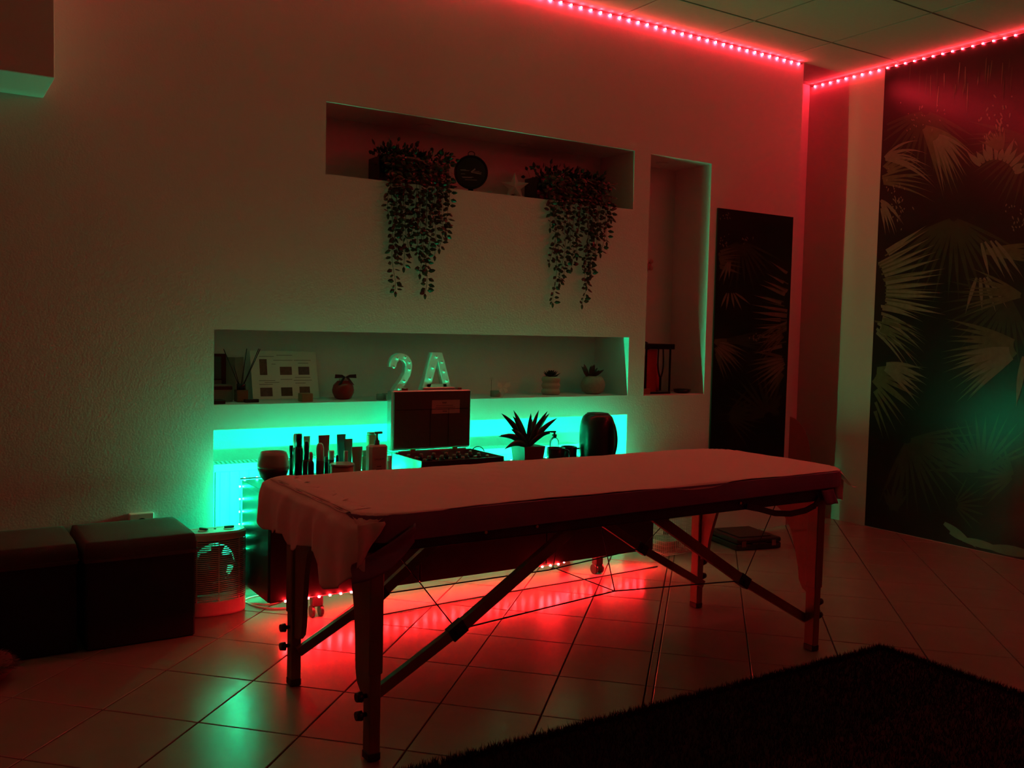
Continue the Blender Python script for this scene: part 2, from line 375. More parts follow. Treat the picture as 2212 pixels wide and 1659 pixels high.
pp.specks(1568, 465, 7, 7, 14, 3, 4); pp.specks(1562, 520, 6, 12, 14, 3, 4); pp.specks(1615, 515, 8, 4, 8, 3, 4); pp.specks(1640, 725, 14, 5, 14, 3, 5)
single(pan, 'palm_panel', INK, 'tall narrow palm leaf print panel on the niche wall beside the corner', 'panel', recalc=False)

# ================================================================ LED STRIPS
def led_mesh(m, d=(0.006, 0.006, 0.003)):
    o = MB().box((-d[0]/2, -d[1]/2, -d[2]/2), (d[0]/2, d[1]/2, d[2]/2)).build('led', m); me = o.data; bpy.data.objects.remove(o); return me
me_r = led_mesh(M_led_r, (0.007, 0.004, 0.007)); me_rx = led_mesh(M_led_r, (0.004, 0.007, 0.007)); me_f = led_mesh(M_led_f, (0.007, 0.005, 0.006)); me_fd = led_mesh(M_led_f, (0.009, 0.009, 0.0006)); me_g = led_mesh(M_led_g, (0.006, 0.006, 0.005)); me_gv = led_mesh(M_led_g, (0.006, 0.001, 0.006))
def strip(name, pts, me, m, step, label, tapeoff=(0, 0, 0), vis=None, tw=0.004, pick=None):
    """pts polyline; diodes one by one where vis(point) holds, the rest joined"""
    t = thing(name, pts[0], label, 'light strip')
    toff = Vector(tapeoff); tape = MB().tube([Vector(p)+toff for p in pts], tw, 6); tape.build('tape', M_tape, t)
    rest = MB(); d = [v.co.copy() for v in me.vertices]; fs = [tuple(p.vertices) for p in me.polygons]
    L_ = 0
    segs = list(zip(pts, pts[1:])); acc = step/2
    for a, b in segs:
        a, b = Vector(a), Vector(b); l = (b-a).length; u = (b-a)/l
        while acc < l:
            p = a+u*acc; acc += step
            if vis is None or vis(p):
                o = bpy.data.objects.new('led', pick(p) if pick else me); COL.objects.link(o); o.parent = t; o.location = p-Vector(pts[0])
            else: rest.add([p+v for v in d], fs)
        acc -= l
    if rest.v:
        r = rest.build('led_run', m, t); r['kind'] = 'stuff'
    return t
zc = H-0.016
strip('led_strip', [(XF-0.02, YW-0.007, zc), (XL+0.01, YW-0.007, zc)], me_r, M_led_r, 0.0617, 'red diode strip along the ceiling edge of the niche wall', (0, 0.0045, 0.004), lambda p: p.x > 2.55, 0.0035)
strip('led_strip', [(XE-0.007, YB+0.012, zc), (XE-0.007, YN+0.01, zc)], me_rx, M_led_r, 0.059, 'red diode strip along the ceiling edge above the mural', (0.0045, 0, 0.004), lambda p: p.y > 2.6, 0.0035)

# ================================================================ TV BENCH (black cabinet under the shelf)
CX0, CX1, CY0, CY1, CZ0, CZ1 = 1.130, 3.050, 3.42, 3.772, 0.090, 0.513
cb = thing('low_cabinet', ((CX0+CX1)/2, (CY0+CY1)/2, 0), 'long low glossy black cabinet standing behind the massage table', 'cabinet')
MB().box((CX0, CY0+0.018, CZ0), (CX1, CY1, CZ1-0.02), bev=0.002).build('body', M_black, cb)
MB().box((CX0-0.002, CY0-0.002, CZ1-0.02), (CX1+0.002, CY1, CZ1), bev=0.002).build('top_panel', M_black, cb)
for k in range(3):
    wd = (CX1-CX0)/3; d = MB().box((CX0+wd*k+0.002, CY0, CZ0+0.002), (CX0+wd*(k+1)-0.002, CY0+0.016, CZ1-0.023), bev=0.002).build('drawer', M_matte, cb)
for x in (1.335, 2.74):
    for y in (CY0+0.045, CY1-0.045):
        c = MB().box((x-.022, y-.018, 0.045), (x+.022, y+.018, CZ0-.0005), bev=.004)
        for s in (-1, 1): c.tube([(x+s*.018-.006, y, .024), (x+s*.018+.006, y, .024)], .0235, 14)
        c.build('caster', M_blackpl, cb)
vg = lambda p: True
strip('led_strip', [(CX0-0.007, CY1+0.010, 0.20), (CX0-0.007, CY1+0.010, CZ1+0.006), (CX1, CY1+0.010, CZ1+0.006), (CX1, CY1+0.010, 0.30)], me_g, M_led_g, 0.052,
      'green diode strip around the back edge of the black cabinet', (0, -0.005, 0), vg, 0.003, lambda p: me_g if p.z > CZ1+.004 else me_gv)
strip('led_strip', [(1.17, CY0-0.003, 0.094), (1.50, CY0-0.003, 0.093), (1.56, CY0+0.03, 0.087), (2.34, CY0+0.03, 0.087), (2.38, CY0-0.002, 0.085), (2.50, CY0-0.002, 0.086), (2.54, CY0+0.03, 0.087), (CX1-0.02, CY0+0.03, 0.087)],
      me_f, M_led_f, 0.045, 'red diode strip under the front edge of the black cabinet', (0, 0.004, 0.002), vg, 0.0022, lambda p: me_f if p.y < CY0+0.003 else me_fd)

# ================================================================ RADIATOR in the recess
RX0, RX1, RY0, RY1, RZ0, RZ1 = 1.06, 2.98, 3.945, 4.045, 0.06, 0.555
rad = thing('radiator', ((RX0+RX1)/2, (RY0+RY1)/2, 0), 'long white panel radiator in the recess behind the black cabinet', 'radiator')
m = MB(); n = 46
for k in range(n):
    x = RX0+0.02+(RX1-RX0-0.04)*(k+.5)/n
    m.box((x-.0135, RY0, RZ0+.03), (x+.0135, RY0+.006, RZ1-.03), bev=.003)
m.box((RX0+.01, RY0+.004, RZ0+.005), (RX1-.01, RY0+.014, RZ1-.01)).box((RX0, RY0-.002, RZ0), (RX1, RY0+.006, RZ0+.03), bev=.003).box((RX0, RY0-.002, RZ1-.03), (RX1, RY0+.006, RZ1-.004), bev=.003)
m.build('front_panel', M_white, rad)
m = MB().box((RX0, RY0, RZ0), (RX0+.004, RY1, RZ1)).box((RX1-.004, RY0, RZ0), (RX1, RY1, RZ1)).box((RX0, RY1-.01, RZ0), (RX1, RY1, RZ1-.01)); m.build('side_panel', M_white, rad)
m = MB(); x = RX0+.01
while x < RX1-.02: m.beam((x, RY0+.004, RZ1), (x+.012, RY1-.004, RZ1), .008, .003, (0, 0, 1)); x += .019
m.box((RX0, RY0-.003, RZ1-.006), (RX1, RY0+.004, RZ1+.002)).box((RX0, RY1-.004, RZ1-.006), (RX1, RY1, RZ1+.002))
g_ = m.build('top_grille', M_white, rad); g_['kind'] = 'stuff'
for x in (RX0+.2, RX1-.2):
    MB().box((x-.012, RY1, .2), (x+.012, YB, .24)).build('bracket', M_white, rad)
    MB().tube([(x, (RY0+RY1)/2, 0), (x, (RY0+RY1)/2, RZ0+.01)], .009, 10).build('pipe', M_white, rad)

# ================================================================ MASSAGE TABLE
TX0, TX1, TY0, TY1 = 0.960, 2.915, 2.185, 2.875
tb = thing('massage_table', ((TX0+TX1)/2, (TY0+TY1)/2, 0), 'folding massage table with wooden legs, dressed with a pale sheet', 'massage table')
def rrect(x0, x1, y0, y1, r, z, n=6):
    P = []
    rf = r+.05
    for cx_, cy_, a, q in ((x1-rf, y0+rf, -PI/2, rf), (x1-rf, y1-rf, 0, rf), (x0+r, y1-r, PI/2, r), (x0+r, y0+r, PI, r)):
        for k in range(n+1): P.append((cx_+q*math.cos(a+PI/2*k/n), cy_+q*math.sin(a+PI/2*k/n), z))
    return P
MB().prism(rrect(TX0+.01, TX1-.01, TY0+.01, TY1-.01, .07, .562), (0, 0, .046)).build('frame', M_vinyl, tb, bevel=.004)
MB().prism(rrect(TX0, TX1, TY0, TY1, .08, .600), (0, 0, .058)).build('cushion', M_vinyl, tb, bevel=.014)
# fitted mauve cover: side band round the cushion
def band(z0, z1, e):
    P0_ = rrect(TX0-e, TX1+e, TY0-e, TY1+e, .085, 0, 8); n = len(P0_); mb = MB(); P = []; rows = 5
    for j in range(rows+1):
        t = j/rows
        for i, p in enumerate(P0_):
            wv = .006*math.sin(p[0]*9+1)+.004*math.sin(p[0]*23) if j == 0 else 0
            z = z0+wv+(z1-z0-wv)*t; P.append((p[0], p[1]-.003*math.sin(t*PI)*(1 if p[1] < 2.5 else -1), z))
    F = [(j*n+i, j*n+(i+1) % n, (j+1)*n+(i+1) % n, (j+1)*n+i) for j in range(rows) for i in range(n)]
    F.append(tuple((rows)*n+i for i in range(n))); mb.add(P, F, False); return mb
band2 = band(.601, .663, .006); band2.build('fitted_cover', M_cover, tb, solid=.002)
# legs: wooden post with a black rubber foot and clamp knobs, each with a curved gusset board
for lx, sgn in ((1.018, 1), (2.775, -1)):
    for ly in (2.232, 2.833):
        inn = 1 if ly < 2.5 else -1
        lg = MB().box((lx-.020, ly-.024, .235), (lx+.020, ly+.024, .565), bev=.003).build('leg', M_leg, tb)
        MB().box((lx-.016, ly-.021, .022), (lx+.016, ly+.021, .30), bev=.002).build('leg_extension', M_leg, lg)
        MB().box((lx-.018, ly-.023, 0.0005), (lx+.018, ly+.023, .024), bev=.004).build('rubber_foot', M_vinyl, lg)
        for z in ((.125, .175) if inn > 0 else (.13, .19)):
            xk = lx-.016*sgn; kb = MB().tube([(xk, ly, z), (xk-.012*sgn, ly, z), (xk-.014*sgn, ly, z), (xk-.030*sgn, ly, z)], [.006, .006, .015, .012], 10); kb.build('knob', M_blackpl, lg)
        # gusset board in the plane of the leg pair, curved inner edge
        y0 = ly+inn*.024; out = [(y0, .565), (y0+inn*.24, .565), (y0+inn*.22, .535), (y0+inn*.15, .50), (y0+inn*.105, .45), (y0+inn*.085, .38), (y0+inn*.075, .30), (y0+inn*.07, .22), (y0+inn*.06, .185), (y0+inn*.035, .165), (y0, .160)]
        if sgn < 0: out = [(y0, .565), (y0+inn*.22, .565), (y0+inn*.20, .53), (y0+inn*.13, .49), (y0+inn*.085, .43), (y0+inn*.062, .36), (y0+inn*.045, .30), (y0+inn*.038, .25), (y0+inn*.02, .22), (y0, .21)]
        MB().prism([(lx-.008, y, z) for y, z in out], (.016, 0, 0)).build('gusset_board', M_leg, lg)
# diagonal braces with hinge joints
for ly, dy in ((2.262, 1), (2.803, -1)):
    for lx, mx, ex, zl, zm in ((1.022, 1.29 if dy > 0 else 1.30, 1.70, .152 if dy > 0 else .115, .299 if dy > 0 else .262), (2.780, 2.437, 2.015, .105, .294)):
        a, mid, e = Vector((lx, ly, zl)), Vector((mx, ly, zm)), Vector((ex, ly, .56))
        br = MB().beam(a, mid, .030, .018).beam(mid, e, .034, .020); b_ = br.build('brace', M_leg, tb)
        j = MB(); u = (e-mid).normalized(); j.beam(mid-u*.026, mid+u*.026, .040, .024).tube([mid+Vector((0, -.018, 0)), mid+Vector((0, .018, 0))], .010, 10)
        j.build('hinge', M_blackpl, b_)
# tension cables
def wire(*p, r=.0018): MB().tube(p, r, 6).build('tension_cable', M_cable, tb)
NN = (1.975, 2.40, .284); MM = (1.90, 2.68, .300)
wire((1.29, 2.262, .299), NN, (2.437, 2.262, .294), r=.0023); wire((1.30, 2.803, .262), MM, (2.437, 2.803, .294), r=.0023)
wire(NN, (1.862, 2.60, .332), (1.905, 2.60, .56)); wire(NN, (1.945, 2.47, .560)); wire(MM, (1.862, 2.60, .332))
wire((1.29, 2.262, .299), (1.226, 2.50, .46), (1.19, 2.60, .56)); wire((2.437, 2.262, .294), (2.80, 2.42, .56)); wire((2.437, 2.803, .294), (2.66, 2.70, .56))
for x in (1.336, 1.508, 2.335):
    MB().tube([(x, TY0+.010, .588), (x, TY0+.003, .588)], .0045, 10).build('rivet', M_gold, tb)
# carry handle hanging from the side rail
hp = [(2.36, .575), (2.42, .562), (2.50, .540), (2.58, .531), (2.66, .536), (2.71, .550), (2.73, .575)]
m = MB()
for (a, b), (c, d) in zip(hp, hp[1:]): m.beam((a, TY0+.002, b), (c, TY0+.002, d), .020, .006)
m.build('carry_handle', M_vinyl, tb)

# the pale sheet that lies on the table: top, sagging front edge, left end drape
random.seed(11)
def nz(x, y): return math.sin(x*7.1+y*3.3)*.5+math.sin(x*17.3-y*11.7+1.3)*.3+math.sin(x*41+y*29)*.2
sh = thing('bed_sheet', (TX0, TY0, 0.665), 'pale pink paper sheet spread over the massage table top', 'sheet')
YA, YZ = TY0-.012, TY1+.008
def outside(x, y):          # distance beyond the rounded outline of the cushion
    rl, rr = .085, .135; cx_ = (TX0+TX1)/2
    r = rl if x < cx_ else rr; qx = max(TX0+rl-x, x-(TX1-rr)); r_ = r
    qy = abs(y-(TY0+TY1)/2)-((TY1-TY0)/2-r_)
    return math.hypot(max(qx, 0), max(qy, 0))+min(max(qx, qy), 0)-r_
def top(u, v):
    x = TX0-.002+(TX1+.034-TX0)*u
    yf = TY0-.001+.006*math.sin(x*5.2)+.004*math.sin(x*13+2)
    y = yf+(YZ-yf)*v
    z = .6670+.0020*nz(x*1.3, y*1.6)
    d = max(0, outside(x, y)-.004)
    z -= min(.07, (1.35 if x > 2.5 else 2.2)*d) if (x > 2.5 or y < 2.5) else .4*d
    return (x, y, z)
mt = MB().grid(top, 130, 60); mt.build('top_sheet', M_sheet, sh, solid=.0012, recalc=False)
# end drape: hem heights along the table's end
edge = [(2.885, .56), (2.85, .53), (2.82, .51), (2.74, .513), (2.725, .526), (2.645, .53), (2.635, .50), (2.55, .500), (2.50, .528), (2.38, .535), (2.352, .50), (2.345, .458), (2.31, .447), (2.26, .460), (2.22, .482), (2.18, .515), (2.165, .53)]
def zb(y):
    for (a, b), (c, d) in zip(edge, edge[1:]):
        if c <= y <= a: return b+(d-b)*(a-y)/(a-c)
    return edge[0][1] if y > 2.5 else edge[-1][1]
def drape(u, v):
    y = YZ+(YA+.002-YZ)*u; zt = .664; zz = zb(y); dz = (zt-zz)*v
    bulge = .022*math.sin(min(1, v*1.5)*PI*.5)+.010*math.sin(y*38)*v+.006*math.sin(y*71+1)*v
    r = .02; x = TX0-.004-bulge-(r*min(1, v*6))
    z = zt-max(0, dz-r*.3*min(1, v*6))
    if u > .86: x += .055*((u-.86)/.14)**2; z -= .02*((u-.86)/.14)*(1-v)
    return (x, y, z)
MB().grid(drape, 90, 26).build('end_drape', M_sheet, sh, solid=.0012, recalc=False)
# torn overlay at the end edge: second layer of paper
def lap(u, v):
    y = YZ-.01+(YA+.10-YZ)*u; x1 = TX0+.055+.010*math.sin(y*60)+.008*math.sin(y*131)+.006*math.sin(y*23)
    x0 = TX0-.012; x = x0+(x1-x0)*v
    return (x, y, .6695+.0015*math.sin(y*40)-(.008*(1-v)**3))
MB().grid(lap, 70, 6).build('torn_overlay', M_sheet, sh, solid=.001, recalc=False)
# corner tail of the fitted cover, twisted from the near corner along the side rail
tl = MB()
def tail(u, v):
    a = Vector((.935, 2.185, .520)); b = Vector((1.02, 2.160, .545)); c = Vector((1.105, 2.170, .615)); t = u
    p = a*(1-t)**2+b*2*t*(1-t)+c*t*t; wdt = .050+.02*math.sin(t*PI)
    return p+Vector((0, -.006*math.sin(v*PI*2+t*3), wdt*(v-.5)))
tl.grid(tail, 24, 8).build('cover_tail', M_cover, sh, solid=.0015, recalc=False)
def flap(u, v):      # front face of the near corner, hanging as a triangle
    x = TX0-.015+.075*u; zt = .650; zz = .535+.105*u**1.1
    return (x, YA+.004-.006*math.sin(v*PI)-.004*math.sin(u*9), zt-(zt-zz)*v)
MB().grid(flap, 14, 16).build('corner_flap', M_sheet, sh, solid=.0012, recalc=False)
# far end: crumpled ends of the sheet and cover beyond the corner
def farc(u, v):
    a = 2*PI*u; x = TX1-.018+.020*math.cos(a)+.004*math.sin(3*a); y = TY0+.055+.02*math.sin(a)
    return (x, y, .625-.075*v+.004*math.sin(a*2))
MB().grid(farc, 14, 6).build('sheet_corner', M_sheet, sh, solid=.0012, recalc=False)
def fart(u, v):
    return (2.72+.07*u+.03*v, TY0-.012-.004*math.sin(u*6), .605-.055*v)
MB().grid(fart, 8, 6).build('cover_tag', M_cover, sh, solid=.0012, recalc=False)

# ================================================================ OTTOMANS
def ottoman(x0, x1, y0, y1, label):
    t = thing('storage_ottoman', ((x0+x1)/2, (y0+y1)/2, 0), label, 'ottoman', 'storage ottomans along the wall')
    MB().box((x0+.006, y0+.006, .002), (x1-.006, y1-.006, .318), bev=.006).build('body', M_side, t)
    m = MB()
    def lid(u, v):
        a, b = 2*u-1, 2*v-1
        ed = lambda q: math.copysign(min(1, abs(q)/.90), q)
        k = max(abs(a), abs(b)); xx = (x0+x1)/2+(x1-x0)/2*ed(a); yy = (y0+y1)/2+(y1-y0)/2*ed(b)
        z = .386-.012*(max(abs(a), abs(b))**4)
        if k > .90: z = .386-.012-(.062*(k-.90)/.10)
        cr = .02*(max(0, abs(a)*1.1-.6)*max(0, abs(b)*1.1-.6))
        return (xx-math.copysign(cr, a), yy-math.copysign(cr, b), z)
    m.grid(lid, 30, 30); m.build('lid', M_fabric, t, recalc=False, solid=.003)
    MB().tube([(x0+.002, y0, .324), (x1-.002, y0, .324), (x1, y0+.003, .324), (x1, y1, .324)], .003, 6).build('piping', M_fabric, t)
    return t
ottoman(0.490, 0.872, 3.455, 3.815, 'dark grey padded cube ottoman beside the white fan heater')
ottoman(0.092, 0.476, 3.470, 3.815, 'dark grey padded cube ottoman at the left edge of the picture')
# low plug box on the wall behind the ottoman
pb = thing('wall_socket', (0.745, YW, 0.36), 'small pale socket box low on the wall behind the ottomans', 'socket')
MB().box((0.700, YW-.028, .335), (0.792, YW-.0005, .405), bev=.004).build('housing', M_white, pb)
MB().tube([(0.746, YW-.030, .368), (0.746, YW-.026, .368)], .019, 20).build('plug_face', M_blackpl, pb)
# fluffy cushion at the lower left
fc = MB()
random.seed(5)
cc = Vector((0.13, 3.33, 0.055))
fc.lathe((cc.x, cc.y, 0.004), [(.02, 0), (.10, .004), (.125, .035), (.115, .07), (.07, .092), (.01, .097)], 28, 1.1, .8)
for k in range(1400):
    a = random.uniform(0, 2*PI); e = random.uniform(.05, 1.45); r = Vector((.125*1.1*math.cos(a)*math.cos(e), .125*.8*math.sin(a)*math.cos(e), .058*math.sin(e)+.035))
    p = Vector((cc.x, cc.y, .004))+r; n_ = Vector((r.x, r.y, r.z-.02)).normalized(); t_ = n_.orthogonal().normalized()*.0015; q = p+n_*random.uniform(.012, .024)+Vector((random.uniform(-.006, .006), random.uniform(-.006, .006), -.003))
    fc.add([p-t_, p+t_, q], [(0, 1, 2)])
single(fc, 'fluffy_cushion', mat('dusty_plush', (.12, .085, .085), .95), 'small shaggy dusty pink cushion on the floor before the left ottoman', 'cushion', recalc=False)

# ================================================================ FAN HEATER
hx, hy = 1.005, 3.725
ht = thing('fan_heater', (hx, hy, 0), 'white fan heater with slatted front between ottoman and cabinet', 'heater')
def hrow(z, e=0.0, n=28, hw=.122, yb=.045, yf=.075):
    P = []
    for k in range(n+1):
        a = PI+PI*k/n; P.append((hx+(hw-e)*math.copysign(abs(math.cos(a))**.75, math.cos(a)), hy+(yf-e)*math.copysign(abs(math.sin(a))**.8, math.sin(a)), z))
    P += [(hx+hw-e, hy+yb-e-.01, z), (hx+hw-e-.01, hy+yb-e, z), (hx-hw+e+.01, hy+yb-e, z), (hx-hw+e, hy+yb-e-.01, z)]
    return P
def loft(rows, cap=True):
    mb = MB(); n = len(rows[0]); P = [p for r in rows for p in r]
    F = [(j*n+i, j*n+(i+1) % n, (j+1)*n+(i+1) % n, (j+1)*n+i) for j in range(len(rows)-1) for i in range(n)]
    if cap: F += [tuple(range(n-1, -1, -1)), tuple((len(rows)-1)*n+i for i in range(n))]
    return mb.add(P, F)
M_hw = mat('heater_plastic', (.50, .47, .45), .45, noise=0)
loft([hrow(.002, .004), hrow(.008), hrow(.055), hrow(.060, .003)]).build('base', M_hw, ht)
loft([hrow(.300, .002), hrow(.306), hrow(.325), hrow(.333, .006), hrow(.334, .016), hrow(.331, .020)]).build('top_panel', M_hw, ht)
m = MB(); z = .066
while z < .298:
    R_ = hrow(z)[:29]; R2 = hrow(z, .004)[:29]; o_ = len(m.v)
    P = R_+[(a, b, c+.0042) for a, b, c in R_]+R2+[(a, b, c+.0042) for a, b, c in R2]; n = 29
    F = [(i, i+1, n+i+1, n+i) for i in range(n-1)]+[(2*n+i, 3*n+i, 3*n+i+1, 2*n+i+1) for i in range(n-1)]+[(n+i, n+i+1, 3*n+i+1, 3*n+i) for i in range(n-1)]+[(i, 2*n+i, 2*n+i+1, i+1) for i in range(n-1)]
    m.add(P, F); z += .0078
g1 = m.build('front_grille', M_hw, ht, recalc=False); g1['kind'] = 'stuff'
m = MB()
for rng in (range(0, 8), range(20, 28)):
    for k in rng:
        a, b = hrow(.06, .010)[k], hrow(.06, .010)[k+1]; m.add([a, b, (b[0], b[1], .302), (a[0], a[1], .302)], [(0, 1, 2, 3)])
for x_ in (-.112, .112): m.add([(hx+x_, hy-.005, .06), (hx+x_, hy+.040, .06), (hx+x_, hy+.040, .302), (hx+x_, hy-.005, .302)], [(0, 1, 2, 3)])
m.build('light_baffle', M_side, ht, solid=.002)  # dark liner added to keep the green strip light out of the grille
m = MB()
for k in (2, 8, 14, 20, 26):
    p = hrow(0, .004)[k]; m.box((p[0]-.0022, p[1]-.002, .058), (p[0]+.0022, p[1]+.003, .302))
m.build('grille_rib', M_hw, ht)
# rear plate with a round hole behind the fan and the fan itself
m = MB(); N_ = 32; cz = .185; hr = .082
ringi = [(hx+.01+hr*math.cos(2*PI*k/N_), hy+.040, cz+hr*math.sin(2*PI*k/N_)) for k in range(N_)]
def sq(a):
    c, s = math.cos(a), math.sin(a); k = max(abs(c)/.118, abs(s)/.12); return (hx+c/k, hy+.040, .180+s/k)
ringo = [sq(2*PI*k/N_) for k in range(N_)]
m.add(ringi+ringo, [(k, (k+1) % N_, N_+(k+1) % N_, N_+k) for k in range(N_)]); m.build('rear_plate', M_side, ht, solid=.003)
m = MB().tube([(hx+.01, hy+.005, cz), (hx+.01, hy+.035, cz)], .030, 20)
for k in range(5):
    a = 2*PI*k/5+.3; u = Vector((math.cos(a), 0, math.sin(a))); v = Vector((-math.sin(a), 0, math.cos(a))); c0 = Vector((hx+.01, hy+.02, cz))
    m.add([c0+u*.025-v*.012+Vector((0, -.006, 0)), c0+u*.072-v*.034+Vector((0, -.008, 0)), c0+u*.074+v*.016+Vector((0, .008, 0)), c0+u*.025+v*.014+Vector((0, .006, 0))], [(0, 1, 2, 3)])
m.tube([(hx-.004, hy+.030, cz-.014), (hx-.004, hy+.033, cz-.014)], .064, 28); m.build('fan', M_side, ht, solid=.002)  # wide disc added so light from behind shows only as a crescent
for x, rot in ((hx-.045, .9), (hx+.055, 0.1)):
    m = MB().lathe((x, hy-.012, .331), [(.021, 0), (.021, .003), (.019, .004)], 20); kn = m.build('dial', M_hw, ht)
    MB().box((x-.019, hy-.017, .335), (x+.019, hy-.007, .344), rz=rot*-1, bev=.002).build('grip', mat('dial_grip', (.10, .09, .08), .4, noise=0), kn)
MB().lathe((hx+.004, hy+.005, .331), [(.005, 0), (.005, .003)], 10).build('indicator', M_blackpl, ht)
# white cables on the floor between heater and cabinet
m = MB(); cp = []
def smooth(pts, n=8):
    P = [Vector(p) for p in pts]; out = []
    for i in range(len(P)-1):
        a, b, c, d = P[max(i-1, 0)], P[i], P[i+1], P[min(i+2, len(P)-1)]
        for k in range(n):
            t = k/n; out.append(.5*((2*b)+(-a+c)*t+(2*a-5*b+4*c-d)*t*t+(-a+3*b-3*c+d)*t**3))
    return out+[P[-1]]
single(MB().tube(smooth([(1.10, 3.83, .004), (1.17, 3.74, .004), (1.24, 3.70, .004), (1.30, 3.76, .004), (1.24, 3.84, .004), (1.15, 3.80, .004), (1.19, 3.66, .004), (1.30, 3.62, .004), (1.38, 3.70, .004)]), .0032, 6), 'power_cable', M_white,
       'looped white cable on the floor between the heater and cabinet', 'cable')
single(MB().tube(smooth([(1.12, 3.90, .01), (1.13, 3.87, .03), (1.17, 3.86, .06), (1.22, 3.87, .02), (1.30, 3.86, .004), (1.50, 3.87, .004)]), .003, 6), 'power_cable', M_white,
       'straight white cable running behind the black cabinet', 'cable')
# dark lead slack under the cabinet front
single(MB().tube(smooth([(1.36, 3.345, .004), (1.62, 3.355, .004), (1.9, 3.375, .004), (2.3, 3.39, .004), (2.7, 3.40, .004), (3.08, 3.42, .004)]), .003, 6), 'power_cable', M_blackpl, 'thin dark lead lying on the floor along the cabinet front', 'cable')

# ================================================================ THINGS ON THE CABINET
ZC = CZ1+.0005
def px_w(pl, pr, py, Y): a, b = at(pl, py, Y), at(pr, py, Y); return (a.x+b.x)/2, (b.x-a.x)
def colr(n, c, r=.4, **k): return mat(n, c, r, noise=0.05, nscale=20, **k)
# aroma diffuser bowl
x, wd = px_w(553, 627, 1015, 3.60); r = wd/2*.90
df = thing('aroma_diffuser', (x, 3.60, ZC), 'round bowl shaped diffuser with white top and dark base', 'diffuser')
MB().lathe((x, 3.60, ZC), [(r*.34, 0), (r*.38, .008), (r*.55, .018), (r*.80, .036), (r*.95, .058), (r*.99, .072)], 32).build('base', colr('diffuser_base', (.05, .03, .025), .35), df)
MB().lathe((x, 3.60, ZC), [(r*.99, .072), (r*1.0, .082), (r*.96, .100), (r*.87, .122), (r*.80, .134), (r*.76, .133), (r*.70, .120), (r*.02, .112)], 32).build('top_bowl', colr('diffuser_top', (.30, .34, .28), .35), df)
def bottle(px_l, px_r, top, Y, label, body, cap, prof='round', group='bottles and tubes on the black cabinet', capfrac=.22, neck=.5, name='bottle', cap_r=.6, pump=False, dome=False):
    x, wd = px_w(px_l, px_r, 990, Y); r = wd/2*.88; ht_ = at((px_l+px_r)/2, top, Y).z-ZC; hb = ht_*(1-capfrac)
    t = thing(name, (x, Y, ZC), label, 'bottle', group)
    if prof == 'round':
        MB().lathe((x, Y, ZC), [(r*.9, 0), (r, .004), (r, hb*.84), (r*.92, hb*.93), (r*neck, hb)], 20).build('body', body, t)
    else:
        MB().box((x-r, Y-r*.6, ZC), (x+r, Y+r*.6, ZC+hb), bev=r*.25).build('body', body, t)
    rc = r*cap_r; z = ZC+hb
    if pump:
        c = MB().lathe((x, Y, z), [(rc*.9, 0), (rc*.9, .018), (rc*.5, .02), (rc*.35, .034), (rc*.35, ht_-hb-.010)], 16)
        c.box((x-rc*.9, Y-.006, z+ht_-hb-.012), (x+rc*1.9, Y+.006, z+ht_-hb-.003), bev=.002); c.build('pump', cap, t)
    else:
        MB().lathe((x, Y, z), [(rc, 0), (rc, (ht_-hb)*.7), (rc*(.75 if dome else .97), (ht_-hb)*.93), (rc*(.4 if dome else .93), ht_-hb)], 18).build('cap', cap, t)
    return t
def sq_tube(px_l, px_r, top, Y, label, body, cap, lean=0.0, capz=.026, name='cream_tube', group='bottles and tubes on the black cabinet'):
    """squeeze tube standing on its cap: wide flat crimp at the top"""
    xl, wd = px_w(px_l, px_r, 990, Y); ht_ = at((px_l+px_r)/2, top, Y).z-ZC; r = wd/2*.8
    t = thing(name, (xl, Y, ZC), label, 'tube', group)
    MB().lathe((xl, Y, ZC), [(r*.72, 0), (r*.74, capz*.8), (r*.70, capz)], 18).build('cap', cap, t)
    n = 20; rows = []
    for k in range(7):
        f = k/6; P = []
        for i in range(n):
            a = 2*PI*i/n; P.append((xl+lean*f+math.cos(a)*r*(.80+.25*f), Y+math.sin(a)*r*.75*(1-.93*f**1.3), ZC+capz+(ht_-capz)*f))
        rows.append(P)
    loft(rows).build('body', body, t)
    return t
c_dg = colr('dark_green_glass', (.008, .022, .012), .2); c_bk = colr('gloss_black', (.01, .01, .01), .25); c_am = colr('amber', (.06, .022, .008), .25)
c_pk = colr('pale_pink', (.50, .34, .32), .4); c_te = colr('teal_tube', (.02, .14, .16), .35); c_rd = colr('red_tube', (.26, .035, .03), .35); c_bg = colr('beige_tube', (.34, .25, .17), .5)
c_gy = colr('grey_tube', (.09, .11, .12), .4); c_wh = colr('cream_white', (.62, .60, .55), .4); c_nv = colr('navy', (.01, .015, .05), .3); c_fr = colr('frosted', (.45, .55, .52), .3)
bottle(624, 634, 962, 3.66, 'slim dark teal bottle, outermost by the diffuser', colr('dark_teal', (.015, .05, .05), .25), c_dg, cap_r=.95, neck=.95, capfrac=.35)
bottle(630, 645, 937, 3.72, 'tall dark bottle with rounded pinkish cap behind the front row', c_dg, c_pk, cap_r=.75, capfrac=.3, dome=True)
bottle(634, 656, 937, 3.62, 'tall dark green bottle with square black cap', c_dg, c_bk, cap_r=.72, capfrac=.26, neck=.7)
sq_tube(654, 671, 942, 3.74, 'pale green tube behind the spray bottle', colr('pale_green', (.30, .40, .28), .4), c_wh)
bottle(652, 672, 953, 3.56, 'amber spray bottle with pointed navy cap', c_am, c_nv, cap_r=.62, capfrac=.42, dome=True, neck=.6)
bottle(664, 679, 976, 3.52, 'short dark round bottle with clear ball stopper', c_bk, colr('clear_ball', (.5, .55, .4), .15), cap_r=.62, capfrac=.25, dome=True)
